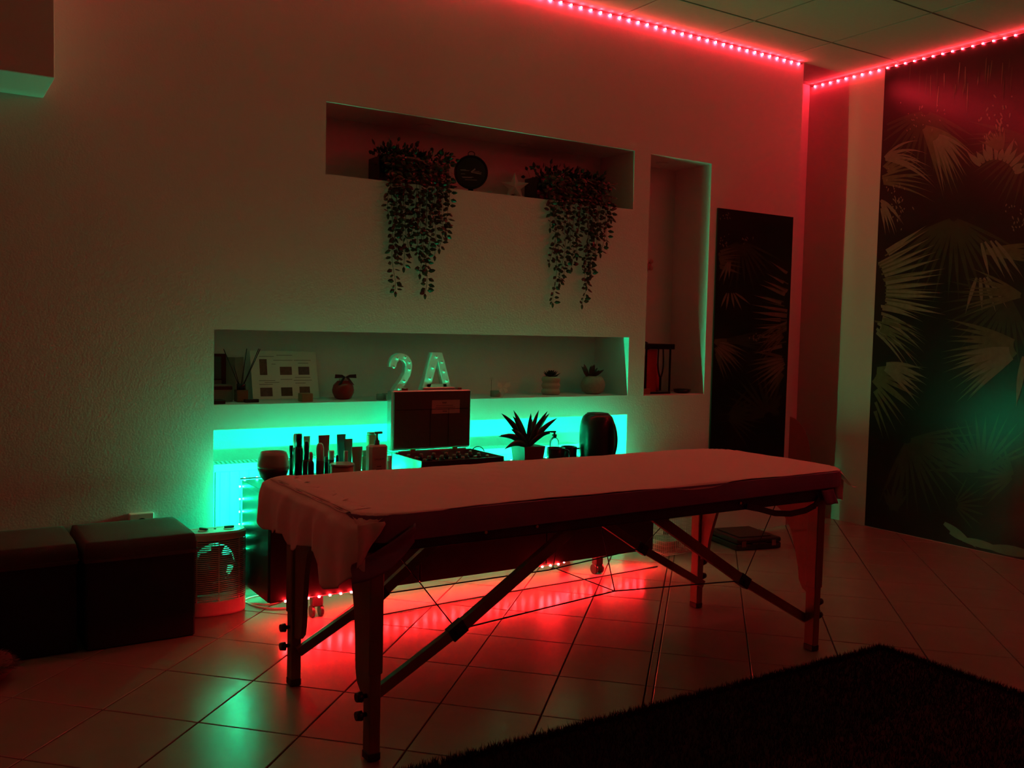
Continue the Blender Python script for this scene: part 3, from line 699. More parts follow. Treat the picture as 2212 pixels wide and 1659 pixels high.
bottle(682, 700, 957, 3.53, 'cream bottle with clear hood and dark red body', colr('wine_red', (.10, .03, .04), .35), c_fr, cap_r=.98, capfrac=.42, neck=.95, dome=True)
sq_tube(685, 714, 940, 3.70, 'dark red squeeze tube with pale lettering band', c_rd, c_bk)
bottle(700, 710, 986, 3.60, 'little black jar bottle with grey lid', c_bk, c_gy, cap_r=.9, neck=.9)
bottle(708, 723, 973, 3.62, 'small bottle with wide pale cap over brown body', colr('plum', (.10, .05, .06), .4), c_wh, cap_r=.95, neck=.95, capfrac=.3)
bottle(724, 733, 983, 3.56, 'tiny dropper bottle with pointed navy top', c_nv, c_nv, cap_r=.8, capfrac=.5, dome=True)
sq_tube(725, 748, 938, 3.72, 'tall teal squeeze tube, the tallest tube', c_te, c_bk)
sq_tube(741, 763, 948, 3.66, 'slate grey squeeze tube with flat crimp', c_gy, c_wh)
bottle(740, 754, 974, 3.56, 'frosted jar with white screw lid and ringed neck', colr('smoke', (.08, .10, .10), .15), c_fr, cap_r=.75, capfrac=.45)
sq_tube(757, 785, 965, 3.60, 'beige squeeze tube with dark print beside the pump bottle', c_bg, c_wh)
bottle(781, 792, 973, 3.64, 'narrow sandy bottle behind the beige tube', c_bg, c_bg, cap_r=.9, neck=.9)
bottle(791, 812, 934, 3.72, 'tall box shaped cream and green pack behind the pump bottle', colr('pack', (.42, .45, .25), .5), colr('pack2', (.2, .25, .15), .5), prof='box', cap_r=.95, capfrac=.05, name='carton')
pbt = bottle(791, 836, 931, 3.56, 'large square pump bottle of pale pink lotion with grey pump', c_pk, c_gy, prof='box', capfrac=.28, cap_r=.30, pump=True, name='pump_bottle')
def lettering(text, size, org, parent, m, thick=.0004, ex=None):
    cu = bpy.data.curves.new('lettering', 'FONT'); cu.body = text; cu.size = size; cu.extrude = thick; cu.align_x = 'CENTER'
    tmp = bpy.data.objects.new('lettering', cu); COL.objects.link(tmp)
    dg = bpy.context.evaluated_depsgraph_get(); dg.update(); me = bpy.data.meshes.new_from_object(tmp.evaluated_get(dg)); bpy.data.objects.remove(tmp)
    po = Vector(parent['_o']) if parent is not None else Vector((0, 0, 0))
    for v in me.vertices: v.co = Vector((v.co.x, -v.co.z, v.co.y))+Vector(org)-po
    me.materials.clear(); me.materials.append(m); o = bpy.data.objects.new('lettering', me); COL.objects.link(o); o.parent = parent; o['_o'] = tuple(po); return o
c_ink = colr('ink', (.06, .03, .03), .6)
# pale jar lid and tin in front
x, wd = px_w(712, 766, 1010, 3.50)
j = thing('cream_jar', (x, 3.50, ZC), 'wide low copper coloured tin with a frosted lid', 'jar')
hz = at(740, 1001, 3.50).z-ZC
MB().lathe((x, 3.50, ZC), [(wd*.42, 0), (wd*.44, .004), (wd*.44, hz-.008)], 28).build('tin', colr('copper_tin', (.30, .12, .06), .35), j)
MB().lathe((x, 3.50, ZC+hz-.008), [(wd*.46, 0), (wd*.46, .006), (wd*.44, .009)], 28).build('lid', colr('lid', (.35, .45, .42), .3), j)
x, wd = px_w(836, 846, 1000, 3.60); j = thing('cream_jar', (x, 3.60, ZC), 'small pink lidded jar between pump bottle and aluminium case', 'jar')
hz = at(840, 984, 3.60).z-ZC
MB().lathe((x, 3.60, ZC), [(wd*.48, 0), (wd*.5, .003), (wd*.5, hz*.72), (wd*.4, hz*.74)], 20).build('body', c_pk, j)
MB().lathe((x, 3.60, ZC+hz*.74), [(wd*.46, 0), (wd*.46, hz*.2), (wd*.42, hz*.25)], 20).build('lid', c_wh, j)
# lettering on the beige tube and the pump bottle
for o_, txt, pxs, Yy, zz, sz in ((pbt, 'GALLIUM', (791, 836), 3.56, .085, .011),):
    x, wd = px_w(*pxs, 990, Yy); yy = Yy-wd/2*.88*.6-.0005
    lettering(txt, sz, (x, yy, ZC+zz), o_, c_ink); MB().box((x-.010, yy-.0004, ZC+.057), (x+.010, yy, ZC+.060)).box((x-.013, yy-.0004, ZC+.045), (x+.013, yy, ZC+.048)).box((x-.008, yy-.0004, ZC+.034), (x+.008, yy, ZC+.037)).build('print_lines', c_ink, o_)

# aluminium case, open
KX0, KX1, KY0, KY1 = at(850, 985, 3.70).x, at(1022, 978, 3.70).x, 3.432, 3.72
KZ = ZC+.085
ks = thing('aluminium_case', ((KX0+KX1)/2, (KY0+KY1)/2, ZC), 'open aluminium vanity case with brown lined lid on the cabinet', 'case')
m = MB(); t_ = .006
m.box((KX0, KY0, ZC), (KX1, KY1, ZC+.006)).box((KX0, KY0, ZC), (KX0+t_, KY1, KZ)).box((KX1-t_, KY0, ZC), (KX1, KY1, KZ)).box((KX0, KY1-t_, ZC), (KX1, KY1, KZ))
m.build('shell', M_chrome, ks); MB().box((KX0, KY0, ZC), (KX1, KY0+t_, KZ-.002), bev=.002).build('front_wall', M_blackpl, ks)  # front wall blackened, as bare aluminium would mirror the red light
MB().box((KX0+.008, KY0+.008, ZC+.006), (KX1-.008, KY1-.008, KZ-.028)).build('lining', colr('case_lining', (.014, .010, .010), .9), ks)
ltz = at(930, 843, 3.73).z
LY = 3.722
m = MB()
m.box((KX0, LY+.004, KZ+.004), (KX1, LY+.055, ltz), bev=.006); ld = m.build('lid', M_chrome, ks)
MB().box((KX0+.008, LY, KZ+.012), (KX1-.006, LY+.006, ltz-.005), bev=.003).build('lid_lining', colr('lid_lining', (.085, .045, .035), .75, bump=.3, bscale=60), ld)
x0, x1 = at(933, 870, LY).x, at(993, 870, LY).x; z1, z0 = at(960, 864, LY).z, at(960, 893, LY).z
lbl = MB().box((x0, LY-.0015, z0), (x1, LY, z1)).build('paper_label', colr('label_paper', (.50, .28, .26), .7), ld)
m = MB()       # the small print is too small to read: lines of ink
for fx, fz, fl_, th in ((.44, .80, .16, .05), (.44, .72, .14, .03), (.45, .58, .60, .03), (.48, .44, .70, .03), (.50, .32, .62, .03), (.46, .14, .16, .05)):
    m.box((x0+(x1-x0)*(fx-fl_/2), LY-.0019, z0+(z1-z0)*fz), (x0+(x1-x0)*(fx+fl_/2), LY-.0015, z0+(z1-z0)*(fz+th)))
m.build('print_lines', c_ink, lbl)
# stitched pocket seams of the lid lining
for fx in (.47, .70):
    MB().box((KX0+(KX1-KX0)*fx-.001, LY-.0015, KZ+.02), (KX0+(KX1-KX0)*fx+.001, LY, KZ+.19)).build('seam', c_bk, ld)
MB().box((KX0+.02, LY-.0015, KZ+.186), (KX1-.02, LY, KZ+.189)).build('seam', c_bk, ld)
for fx in (.18, .86):
    xk = KX0+(KX1-KX0)*fx; MB().box((xk-.010, LY+.012, ltz-.001), (xk+.010, LY+.040, ltz+.010), bev=.002).build('latch', colr('red_latch', (.25, .05, .04), .4), ld)
MB().box((KX0+.16, LY+.018, ltz+.001), (KX1-.08, LY+.036, ltz+.012), bev=.003).build('handle', M_chrome, ld)
MB().tube([(KX0+.03, LY-.004, KZ+.002), (KX1-.03, LY-.004, KZ+.002)], .0042, 8).build('hinge_rod', M_chrome, ks)
for fx in (.25, .78):
    xk = KX0+(KX1-KX0)*fx; MB().box((xk-.012, LY-.010, KZ-.002), (xk+.012, LY, KZ+.012)).build('hinge', M_gold, ks)
# little oil bottles standing in the case tray
for i in range(6):
    for jj in range(3):
        bx = KX0+.045+i*.062; by = KY0+.06+jj*.075
        if bx > KX1-.03: continue
        b_ = thing('oil_bottle', (bx, by, KZ-.0275), 'tiny dark oil bottle with pale cap packed in the open case', 'bottle', 'oil bottles in the aluminium case')
        MB().lathe((bx, by, KZ-.0275), [(.012, 0), (.013, .002), (.013, .014), (.007, .018)], 12).build('body', c_bk, b_)
        MB().lathe((bx, by, KZ-.0095), [(.0075, 0), (.0075, .009), (.006, .010)], 10).build('cap', colr('oil_cap', (.30, .26, .20), .4), b_)
single(MB().tube(smooth([(KX1-.03, LY-.02, KZ-.03), (KX1+.01, LY-.03, KZ+.01), (KX1+.035, LY-.06, KZ-.005), (KX1+.02, LY-.09, ZC+.004), (KX1+.03, LY-.12, ZC+.003)]), .0022, 6), 'thin_cable', M_blackpl, 'thin black cable looping over the rim of the aluminium case', 'cable')

# aloe in a square brown pot
x, wd = px_w(1112, 1168, 985, 3.58); py_ = 3.58; pz = at(1140, 962, 3.58).z
al = thing('aloe_plant', (x, py_, ZC), 'artificial aloe with spiky leaves in a tapered square pot', 'plant')
hw0, hw1 = wd*.32, wd*.40
P = [(x+a*h_, py_+b*h_, z) for z, h_ in ((ZC, hw0), (pz, hw1), (pz, hw1-.006), (pz-.012, hw1-.010)) for a, b in ((-1, -1), (1, -1), (1, 1), (-1, 1))]
F = [(3, 2, 1, 0), (12, 13, 14, 15)]+[(r*4+i, r*4+(i+1) % 4, r*4+4+(i+1) % 4, r*4+4+i) for r in range(3) for i in range(4)]
MB().add(P, F).build('pot', colr('brown_pot', (.16, .055, .04), .5), al)
for sx_ in (-.5, .1):
    MB().box((x-hw0-.001, py_+sx_*hw0, ZC), (x-hw0+.002, py_+sx_*hw0+.004, pz-.004)).build('pot_stripe', colr('pot_stripe', (.45, .35, .2), .4), al)
root = Vector((x, py_, pz-.006))
tips = [(1083, 893, -.02), (1109, 886, .03), (1108, 899, -.05), (1147, 892, .0), (1164, 886, .05), (1183, 888, -.02), (1187, 893, .05), (1204, 903, 0), (1104, 927, -.07), (1080, 940, .05), (1077, 943, -.04), (1089, 971, -.09), (1194, 931, -.05), (1190, 936, .06), (1150, 905, .08)]
for k, (tx, ty, dy) in enumerate(tips):
    tip = at(tx, ty, py_+dy); d = tip-root; L_ = d.length; side = Vector((d.z, 0, -d.x)).normalized() if abs(d.x)+abs(d.z) > 1e-4 else Vector((1, 0, 0))
    bow = side*(.10*L_ if d.x < 0 else -.10*L_)*-1; wl = .013+.03*L_
    vs_, fs_ = [], []; n = 9
    dirn = d.normalized(); fwd = Vector((0, -1, 0)); sd = dirn.cross(fwd).normalized()
    for i in range(n+1):
        t = i/n; c = root+d*t+Vector((0, 0, .22*L_*math.sin(PI*t)*(.6 if ty < 930 else 1.0)))*.5
        wv = wl*(math.sin(PI*min(1, .22+.78*t))**.8 if t < 1 else 0)*(1-.15*t)
        wv = max(wv, .0003)
        vs_ += [c-sd*wv/1.0*.5*1.6, c+Vector((0, .006*(1-t), 0)), c+sd*wv*.5*1.6, c-Vector((0, .003*(1-t), 0))]
    for i in range(n):
        for q in range(4): fs_.append((i*4+q, i*4+(q+1) % 4, i*4+4+(q+1) % 4, i*4+4+q))
    MB().add(vs_, fs_, True).build('leaf', M_aloe, al)

# glass bottle with pump, mugs, kettle
x, wd = px_w(1188, 1206, 960, 3.66)
gb = thing('glass_bottle', (x, 3.66, ZC), 'clear glass bottle with black pump beside the aloe', 'bottle')
hb = at(1197, 944, 3.66).z-ZC
M_glass = mat('clear_glass', (.85, .95, .92), .05, noise=0, trans=1.0)
MB().lathe((x, 3.66, ZC), [(wd*.42, 0), (wd*.46, .004), (wd*.46, hb*.86), (wd*.30, hb*.96), (wd*.18, hb)], 24).build('body', M_glass, gb)
m = MB().lathe((x, 3.66, ZC+hb), [(wd*.24, 0), (wd*.24, .013), (wd*.10, .014), (wd*.10, .024)], 16); m.box((x-.022, 3.652, ZC+hb+.022), (x+.006, 3.668, ZC+hb+.030), bev=.002); m.build('pump', M_blackpl, gb)
def mug(pl, pr_, top, Y, label):
    x, wd = px_w(pl, pr_, 970, Y); r = wd*.46; h_ = at((pl+pr_)/2, top, Y).z-ZC
    t = thing('mug', (x, Y, ZC), label, 'mug', 'mugs beside the kettle')
    MB().lathe((x, Y, ZC), [(r*.9, 0), (r, .005), (r, h_-.002), (r*.97, h_), (r*.92, h_-.002), (r*.90, .012), (r*.02, .008)], 28).build('cup', colr('mug_glaze', (.012, .016, .016), .18), t)
    MB().tube(smooth([(x+r*.95, Y-.012, ZC+h_*.85), (x+r*1.35, Y-.02, ZC+h_*.82), (x+r*1.5, Y-.024, ZC+h_*.5), (x+r*1.3, Y-.02, ZC+h_*.2), (x+r*.95, Y-.012, ZC+h_*.15)]), .004, 8).build('handle', MATS['mug_glaze'], t)
mug(1183, 1218, 967, 3.57, 'shiny black mug nearer the aloe pot'); mug(1213, 1244, 964, 3.66, 'shiny black mug between the other mug and the kettle')
x, wd = px_w(1256, 1322, 960, 3.60); h_ = at(1290, 891, 3.60).z-ZC; r = wd*.46
kt = thing('kettle', (x, 3.60, ZC), 'tall rounded black electric kettle at the right end of the cabinet', 'kettle')
MB().lathe((x, 3.60, ZC), [(r*.98, .012), (r, .02), (r, h_*.60), (r*.98, h_*.72), (r*.93, h_*.82), (r*.84, h_*.91), (r*.66, h_*.97)], 36).build('body', M_black, kt)
MB().lathe((x, 3.60, ZC+h_*.97), [(r*.64, 0), (r*.60, h_*.02), (r*.40, h_*.03), (r*.05, h_*.032)], 28).build('lid', M_blackpl, kt)
MB().lathe((x, 3.60, ZC), [(r*1.02, 0), (r*1.02, .010), (r*.9, .012)], 32).build('base', M_blackpl, kt)
hd = []
for t in range(13):
    f = t/12; hd.append((x+r*.30, 3.60-r*.93-.034*math.sin(PI*f)**.7, ZC+h_*(.10+.74*f)))
MB().tube(hd, .0075, 8).build('handle', M_blackpl, kt)

# ================================================================ LOWER SHELF NICHE
ZS = 0.8195
def on(px, Y): return at(px, 850, Y).x
NX = 1.028
# dark picture frames / boxes at the far left
fr = thing('picture_frame', (1.10, 4.08, ZS), 'dark upright frame leaning in the left corner of the shelf', 'frame')
MB().box((1.035, 4.085, ZS), (1.150, 4.108, ZS+.20), bev=.002).build('frame', c_bk, fr)
MB().box((1.045, 4.0835, ZS+.012), (1.130, 4.085, ZS+.085)).build('picture', colr('picture_low', (.09, .08, .07), .6), fr)
MB().box((1.045, 4.0835, ZS+.092), (1.128, 4.085, ZS+.188)).build('picture', colr('picture_up', (.03, .05, .05), .6), fr)
pk = thing('leaflet', (1.18, 4.07, ZS), 'pale folded leaflet standing between frame and photo sheet', 'leaflet')
MB().add([(1.135, 4.10, ZS), (1.185, 4.06, ZS), (1.232, 4.095, ZS), (1.232, 4.11, ZS+.185), (1.185, 4.075, ZS+.185), (1.135, 4.113, ZS+.185)], [(0, 1, 4, 5), (1, 2, 3, 4)]).build('sheet', colr('leaflet_paper', (.22, .20, .16), .7), pk, solid=.0015)
bx = thing('card_box', (1.10, 3.99, ZS), 'small pale square box in front of the dark frame', 'box')
MB().box((1.055, 3.965, ZS), (1.145, 4.01, ZS+.073), bev=.002).build('carton', colr('box_card', (.17, .15, .12), .7), bx)
MB().box((1.058, 3.964, ZS+.052), (1.142, 3.965, ZS+.066)).build('band', c_bk, bx)
bx = thing('card_box', (1.05, 3.90, ZS), 'flat dark box at the very left of the shelf', 'box')
MB().box((1.033, 3.86, ZS), (1.085, 3.93, ZS+.016), bev=.002).build('carton', c_bk, bx)
# reed diffuser
x = on(521, 3.95); rd = thing('reed_diffuser', (x, 3.95, ZS), 'reed diffuser with square bottle and dark sticks', 'diffuser')
MB().box((x-.024, 3.926, ZS), (x+.024, 3.974, ZS+.052), bev=.003).build('bottle', mat('diffuser_glass', (.28, .20, .10), .15, noise=0, trans=.4), rd)
MB().lathe((x, 3.95, ZS+.052), [(.019, 0), (.019, .024), (.017, .026)], 20).build('collar', c_bk, rd)
for tx, ty, dy in ((483, 754, .02), (533, 753, -.01), (559, 753, .0), (562, 754, .02), (505, 790, -.02)):
    tp = at(tx, ty, 3.95+dy); MB().tube([(x+random.uniform(-.004, .004), 3.95, ZS+.05), tp], .0018, 6).build('reed', c_bk, rd)
MB().box((x+.002, 3.90, ZS), (x+.062, 3.925, ZS+.014), bev=.002).build('label_card', c_bk, rd)
# photo sheet
sx0, sx1 = at(546, 858, 4.05).x, at(689, 857, 4.05).x; sz1 = at(600, 759, 4.07).z
ps = thing('photo_sheet', ((sx0+sx1)/2, 4.05, ZS), 'white information sheet with six small brown photos leaning on the shelf', 'poster')
def lean(fx, fz, o=0): return (sx0+(sx1-sx0)*fx, 4.045+.045*fz-.001*o, ZS+.001+(sz1-ZS)*fz)
MB().add([lean(0, 0), lean(1, 0), lean(.985, .98), lean(.5, 1.0), lean(-.01, 1.0)], [(0, 1, 2, 3, 4)]).build('paper', colr('sheet_paper', (.72, .72, .66), .6), ps, solid=.0015)
for k, (a, b, c, d) in enumerate(((.12, .50, .23, .83), (.42, .50, .60, .67), (.70, .50, .87, .67), (.11, .06, .29, .24), (.42, .06, .59, .24), (.70, .07, .86, .25))):
    ph = MB().add([lean(a, b, 1.5), lean(c, b, 1.5), lean(c, d, 1.5), lean(a, d, 1.5)], [(0, 1, 2, 3)]).build('photo', mat('photo_%s' % 'abcdef'[k], ((.10, .055, .035), (.12, .06, .045), (.09, .06, .07), (.10, .06, .06), (.07, .05, .03), (.11, .06, .04))[k], .5, noise=.8, nscale=60), ps)
m = MB()
for a, b, c in ((.38, .905, .62), (.33, .80, .62), (.12, .88, .34), (.64, .80, .90), (.70, .74, .86), (.30, .72, .36), (.10, .38, .34), (.18, .34, .40), (.42, .40, .60), (.64, .44, .88), (.62, .38, .90), (.64, .32, .80), (.10, .30, .30)):
    m.add([lean(a, b, 1.6), lean(c, b, 1.6), lean(c, b+.012, 1.6), lean(a, b+.012, 1.6)], [(0, 1, 2, 3)])
m.build('text_lines', colr('faint_ink', (.24, .23, .20), .6), ps)
# wooden tealight cube
x = on(660, 3.90)
single(MB().box((x-.025, 3.875, ZS), (x+.025, 3.925, ZS+.036), bev=.002), 'tealight_cube', wood('oak', (.30, .20, .10), (.40, .28, .15)), 'small pale wooden tealight cube before the photo sheet', 'candle holder')
# red round bottle with bow
x, wd = px_w(717, 765, 840, 3.98); r = wd*.47; zt = at(740, 822, 3.98).z
rb = thing('red_flask', (x, 3.98, ZS), 'round red flask with a black ribbon bow', 'bottle')
MB().lathe((x, 3.98, ZS), [(r*.5, 0), (r*.75, .006), (r*.98, (zt-ZS)*.35), (r, (zt-ZS)*.5), (r*.9, (zt-ZS)*.75), (r*.55, (zt-ZS)*.98), (r*.3, (zt-ZS))], 12).build('body', mat('ruby', (.32, .012, .012), .2, noise=0), rb)
MB().lathe((x, 3.98, zt), [(r*.38, 0), (r*.42, .012), (r*.25, .026)], 16).build('stopper', c_wh, rb)
m = MB()
for s in (-1, 1):
    m.add([(x, 3.955, zt+.018), (x+s*.018, 3.95, zt+.028), (x+s*.050, 3.952, zt+.030), (x+s*.052, 3.952, zt+.012), (x+s*.018, 3.95, zt+.014)], [(0, 1, 2, 3, 4)])
    m.add([(x, 3.953, zt+.018), (x+s*.012, 3.95, zt+.018), (x+s*.040, 3.945, zt-.020), (x+s*.024, 3.945, zt-.016)], [(0, 1, 2, 3)])
m.build('bow', c_bk, rb, solid=.002)
# letters 2 and A
M_letter = mat('letter_shell', (.82, .82, .78), .5, noise=.03)
M_bulb = mat('frosted_bulb', (.75, .75, .70), .25, noise=0)
LYY = 3.856; l2a, l2b = at(838, 848, LYY).x, at(886, 848, LYY).x; LT = at(860, 761, LYY).z-ZS
t2 = thing('marquee_number', ((l2a+l2b)/2, LYY, ZS), 'white marquee light in the shape of the number 2', 'letter light', 'marquee letters on the shelf')
W2 = l2b-l2a; sw = W2*.27
path = []
for k in range(15): a = math.radians(185-k*(205)/14); path.append((.5+.36*math.cos(a), .715+.20*math.sin(a)))
path += [(.80, .55), (.62, .40), (.38, .24), (.20, .12), (.14, .02)]
def ribbon(path, wfn, x0, W, z0, Ht, y0, dep):
    L_, R_ = [], []
    for i, p in enumerate(path):
        a, b = path[max(i-1, 0)], path[min(i+1, len(path)-1)]; d = Vector(((b[0]-a[0])*W, (b[1]-a[1])*Ht)).normalized(); nn = Vector((-d.y, d.x)); c = Vector((x0+p[0]*W, z0+p[1]*Ht)); w_ = wfn(i)
        L_.append(c+nn*w_/2); R_.append(c-nn*w_/2)
    mb = MB()
    for i in range(len(path)-1): mb.prism([(q.x, y0, q.y) for q in (L_[i], L_[i+1], R_[i+1], R_[i])], (0, dep, 0))
    return mb
m = ribbon(path, lambda i: sw, l2a, W2, ZS, LT, LYY-.018, .036); m.box((l2a, LYY-.018, ZS), (l2b, LYY+.018, ZS+sw*.85)); m.build('shell', M_letter, t2)
for i in (0, 4, 8, 11, 14, 16, 17, 18):
    p = path[i]; MB().ball((l2a+p[0]*W2, LYY-.024, ZS+p[1]*LT), .0065).build('bulb', M_bulb, t2)
laa, lab = at(901, 848, LYY).x, at(977, 848, LYY).x; WA = lab-laa
ta = thing('marquee_letter', ((laa+lab)/2, LYY, ZS), 'white marquee light in the shape of the letter A', 'letter light', 'marquee letters on the shelf')
m = MB(); f = lambda x_, z_: (laa+x_*WA, LYY-.018, ZS+z_*LT)
for poly in ([(0, 0), (.22, 0), (.52, .83), (.52, 1.0), (.36, 1.0)], [(1, 0), (.64, 1.0), (.52, 1.0), (.52, .83), (.78, 0)], [(.20, .17), (.80, .17), (.77, .33), (.23, .33)]):
    m.prism([f(*q) for q in poly], (0, .036, 0))
m.build('shell', M_letter, ta)
for q in ((.12, .05), (.20, .25), (.28, .45), (.36, .68), (.46, .91), (.62, .80), (.68, .60), (.76, .40), (.84, .22), (.90, .05), (.5, .25)):
    p = f(*q); MB().ball((p[0], LYY-.024, p[2]), .0065).build('bulb', M_bulb, ta)
# tealights and ornaments
def tealight(px, Y, label, m_, r=.019, h_=.026):
    x = on(px, Y); t = thing('tealight_holder', (x, Y, ZS), label, 'candle holder', 'tealight holders on the shelf')
    MB().lathe((x, Y, ZS), [(r*.9, 0), (r, .003), (r, h_), (r*.88, h_), (r*.86, h_*.55), (.001, h_*.5)], 20).build('cup', m_, t)
    MB().lathe((x, Y, ZS+h_*.51), [(r*.78, 0), (r*.78, h_*.25), (.002, h_*.26)], 16).build('candle', c_wh, t)
tealight(822, 3.90, 'little glass tealight left of the number 2', colr('holder_glass', (.35, .38, .36), .2))
tealight(834, 3.93, 'little glass tealight touching the foot of the number 2', MATS['holder_glass'])
tealight(1070, 3.92, 'pale tealight cup in front of the butterfly', colr('holder_pale', (.36, .33, .28), .3), .026, .03)
BY = 3.885; x = on(1086, BY); zb_ = at(1086, 838, BY).z
bf = thing('butterfly_ornament', (x, BY, ZS), 'small white butterfly ornament on a stick', 'ornament')
m = MB()
for s in (-1, 1):
    m.add([(x, BY, zb_+.006), (x+s*.016, BY-.005, zb_+.026), (x+s*.038, BY-.010, zb_+.030), (x+s*.036, BY-.010, zb_+.010), (x+s*.018, BY-.005, zb_)], [(0, 1, 2, 3, 4)])
    m.add([(x, BY, zb_+.002), (x+s*.020, BY-.005, zb_-.002), (x+s*.026, BY-.007, zb_-.016), (x+s*.012, BY-.003, zb_-.024)], [(0, 1, 2, 3)])
m.build('wings', colr('porcelain', (.85, .85, .80), .4), bf, solid=.0012); MB().tube([(x, BY, ZS), (x, BY, zb_+.012)], .002, 6).build('stick', colr('porcelain', (.85, .85, .80), .4), bf)
x = on(1061, 3.90); zf = at(1061, 818, 3.90).z
sf = thing('flower_pick', (x, 3.90, ZS), 'tiny white snowflake shaped pick left of the butterfly', 'ornament')
m = MB()
for k in range(3): a = k*PI/3; u = Vector((math.cos(a), 0, math.sin(a)))*.011; m.beam(Vector((x, 3.90, zf))-u, Vector((x, 3.90, zf))+u, .004, .002)
m.build('petals', c_wh, sf); MB().tube([(x, 3.90, ZS), (x, 3.90, zf)], .0008, 5).build('stick', M_stem, sf)
# succulent in ribbed pot
x, wd = px_w(1171, 1208, 840, 3.98); r = wd*.46; zt = at(1190, 813, 3.98).z
sp = thing('succulent_pot', (x, 3.98, ZS), 'dark succulent in a cream pot made of three stacked rings', 'plant')
hh = zt-ZS; prof = []
for k in range(3):
    for s_ in range(5): a = PI*s_/4; prof.append((r*(.86+.14*math.sin(a)), hh*(k+(.06+.88*s_/4))/3))
prof.append((r*.7, hh)); prof.append((r*.65, hh-.008))
MB().lathe((x, 3.98, ZS), prof, 28).build('pot', colr('cream_pot', (.52, .40, .33), .5), sp)
random.seed(21)
def rosette(c, R_, n, up=.7, parent=None, m_=None, wl=.012):
    for k in range(n):
        a = 2.399*k; e = up*(1-k/n)*1.2+.15; l = R_*(.55+.45*k/n); d = Vector((math.cos(a)*math.cos(e), math.sin(a)*math.cos(e), math.sin(e)))
        s_ = d.cross(Vector((0, 0, 1))).normalized(); b0 = Vector(c); u_ = s_.cross(d)
        P = [b0, b0+d*l*.6-s_*wl, b0+d*l+u_*.004, b0+d*l*.6+s_*wl, b0+d*l*.55-u_*.006]
        MB().add(P, [(0, 1, 2), (0, 2, 3), (0, 4, 1), (1, 4, 2), (2, 4, 3), (3, 4, 0)], False).build('leaf', m_, parent)
rosette((x, 3.98, zt-.004), .062, 22, 1.0, sp, M_aloe)
x, wd = px_w(1257, 1304, 840, 3.97); r = wd*.45; zt = at(1280, 812, 3.97).z; hh = zt-ZS
gp = thing('globe_pot', (x, 3.97, ZS), 'pale round stone pot with a dark reddish plant', 'plant')
MB().lathe((x, 3.97, ZS), [(r*.55, 0), (r*.82, hh*.12), (r, hh*.42), (r*.98, hh*.62), (r*.80, hh*.88), (r*.60, hh), (r*.5, hh-.006), (.002, hh-.012)], 30).build('pot', mat('stone_pot', (.42, .36, .30), .8, noise=.2, nscale=80, bump=.4, bscale=120), gp)
c_dr = colr('dark_red_leaf', (.06, .022, .022), .5)
for k in range(12):
    a = k*2.4; e = .9+.35*math.sin(k); l = .055+.02*random.random(); b0 = Vector((x-.02+.008*math.cos(a), 3.97+.008*math.sin(a), zt-.006)); d = Vector((math.cos(a)*math.cos(e), math.sin(a)*math.cos(e), math.sin(e)))
    s_ = d.cross(Vector((0, 1, 0))).normalized(); n = 6; P = []
    for i in range(n+1):
        t = i/n; wv = .010*math.sin(PI*min(1, .1+.9*t)); c_ = b0+d*l*t*1.1+Vector((0, 0, 0)); P += [c_-s_*wv, c_+s_*wv]
    MB().add(P, [(2*i, 2*i+1, 2*i+3, 2*i+2) for i in range(n)]).build('leaf', c_dr if k % 3 else M_aloe, gp, solid=.001)

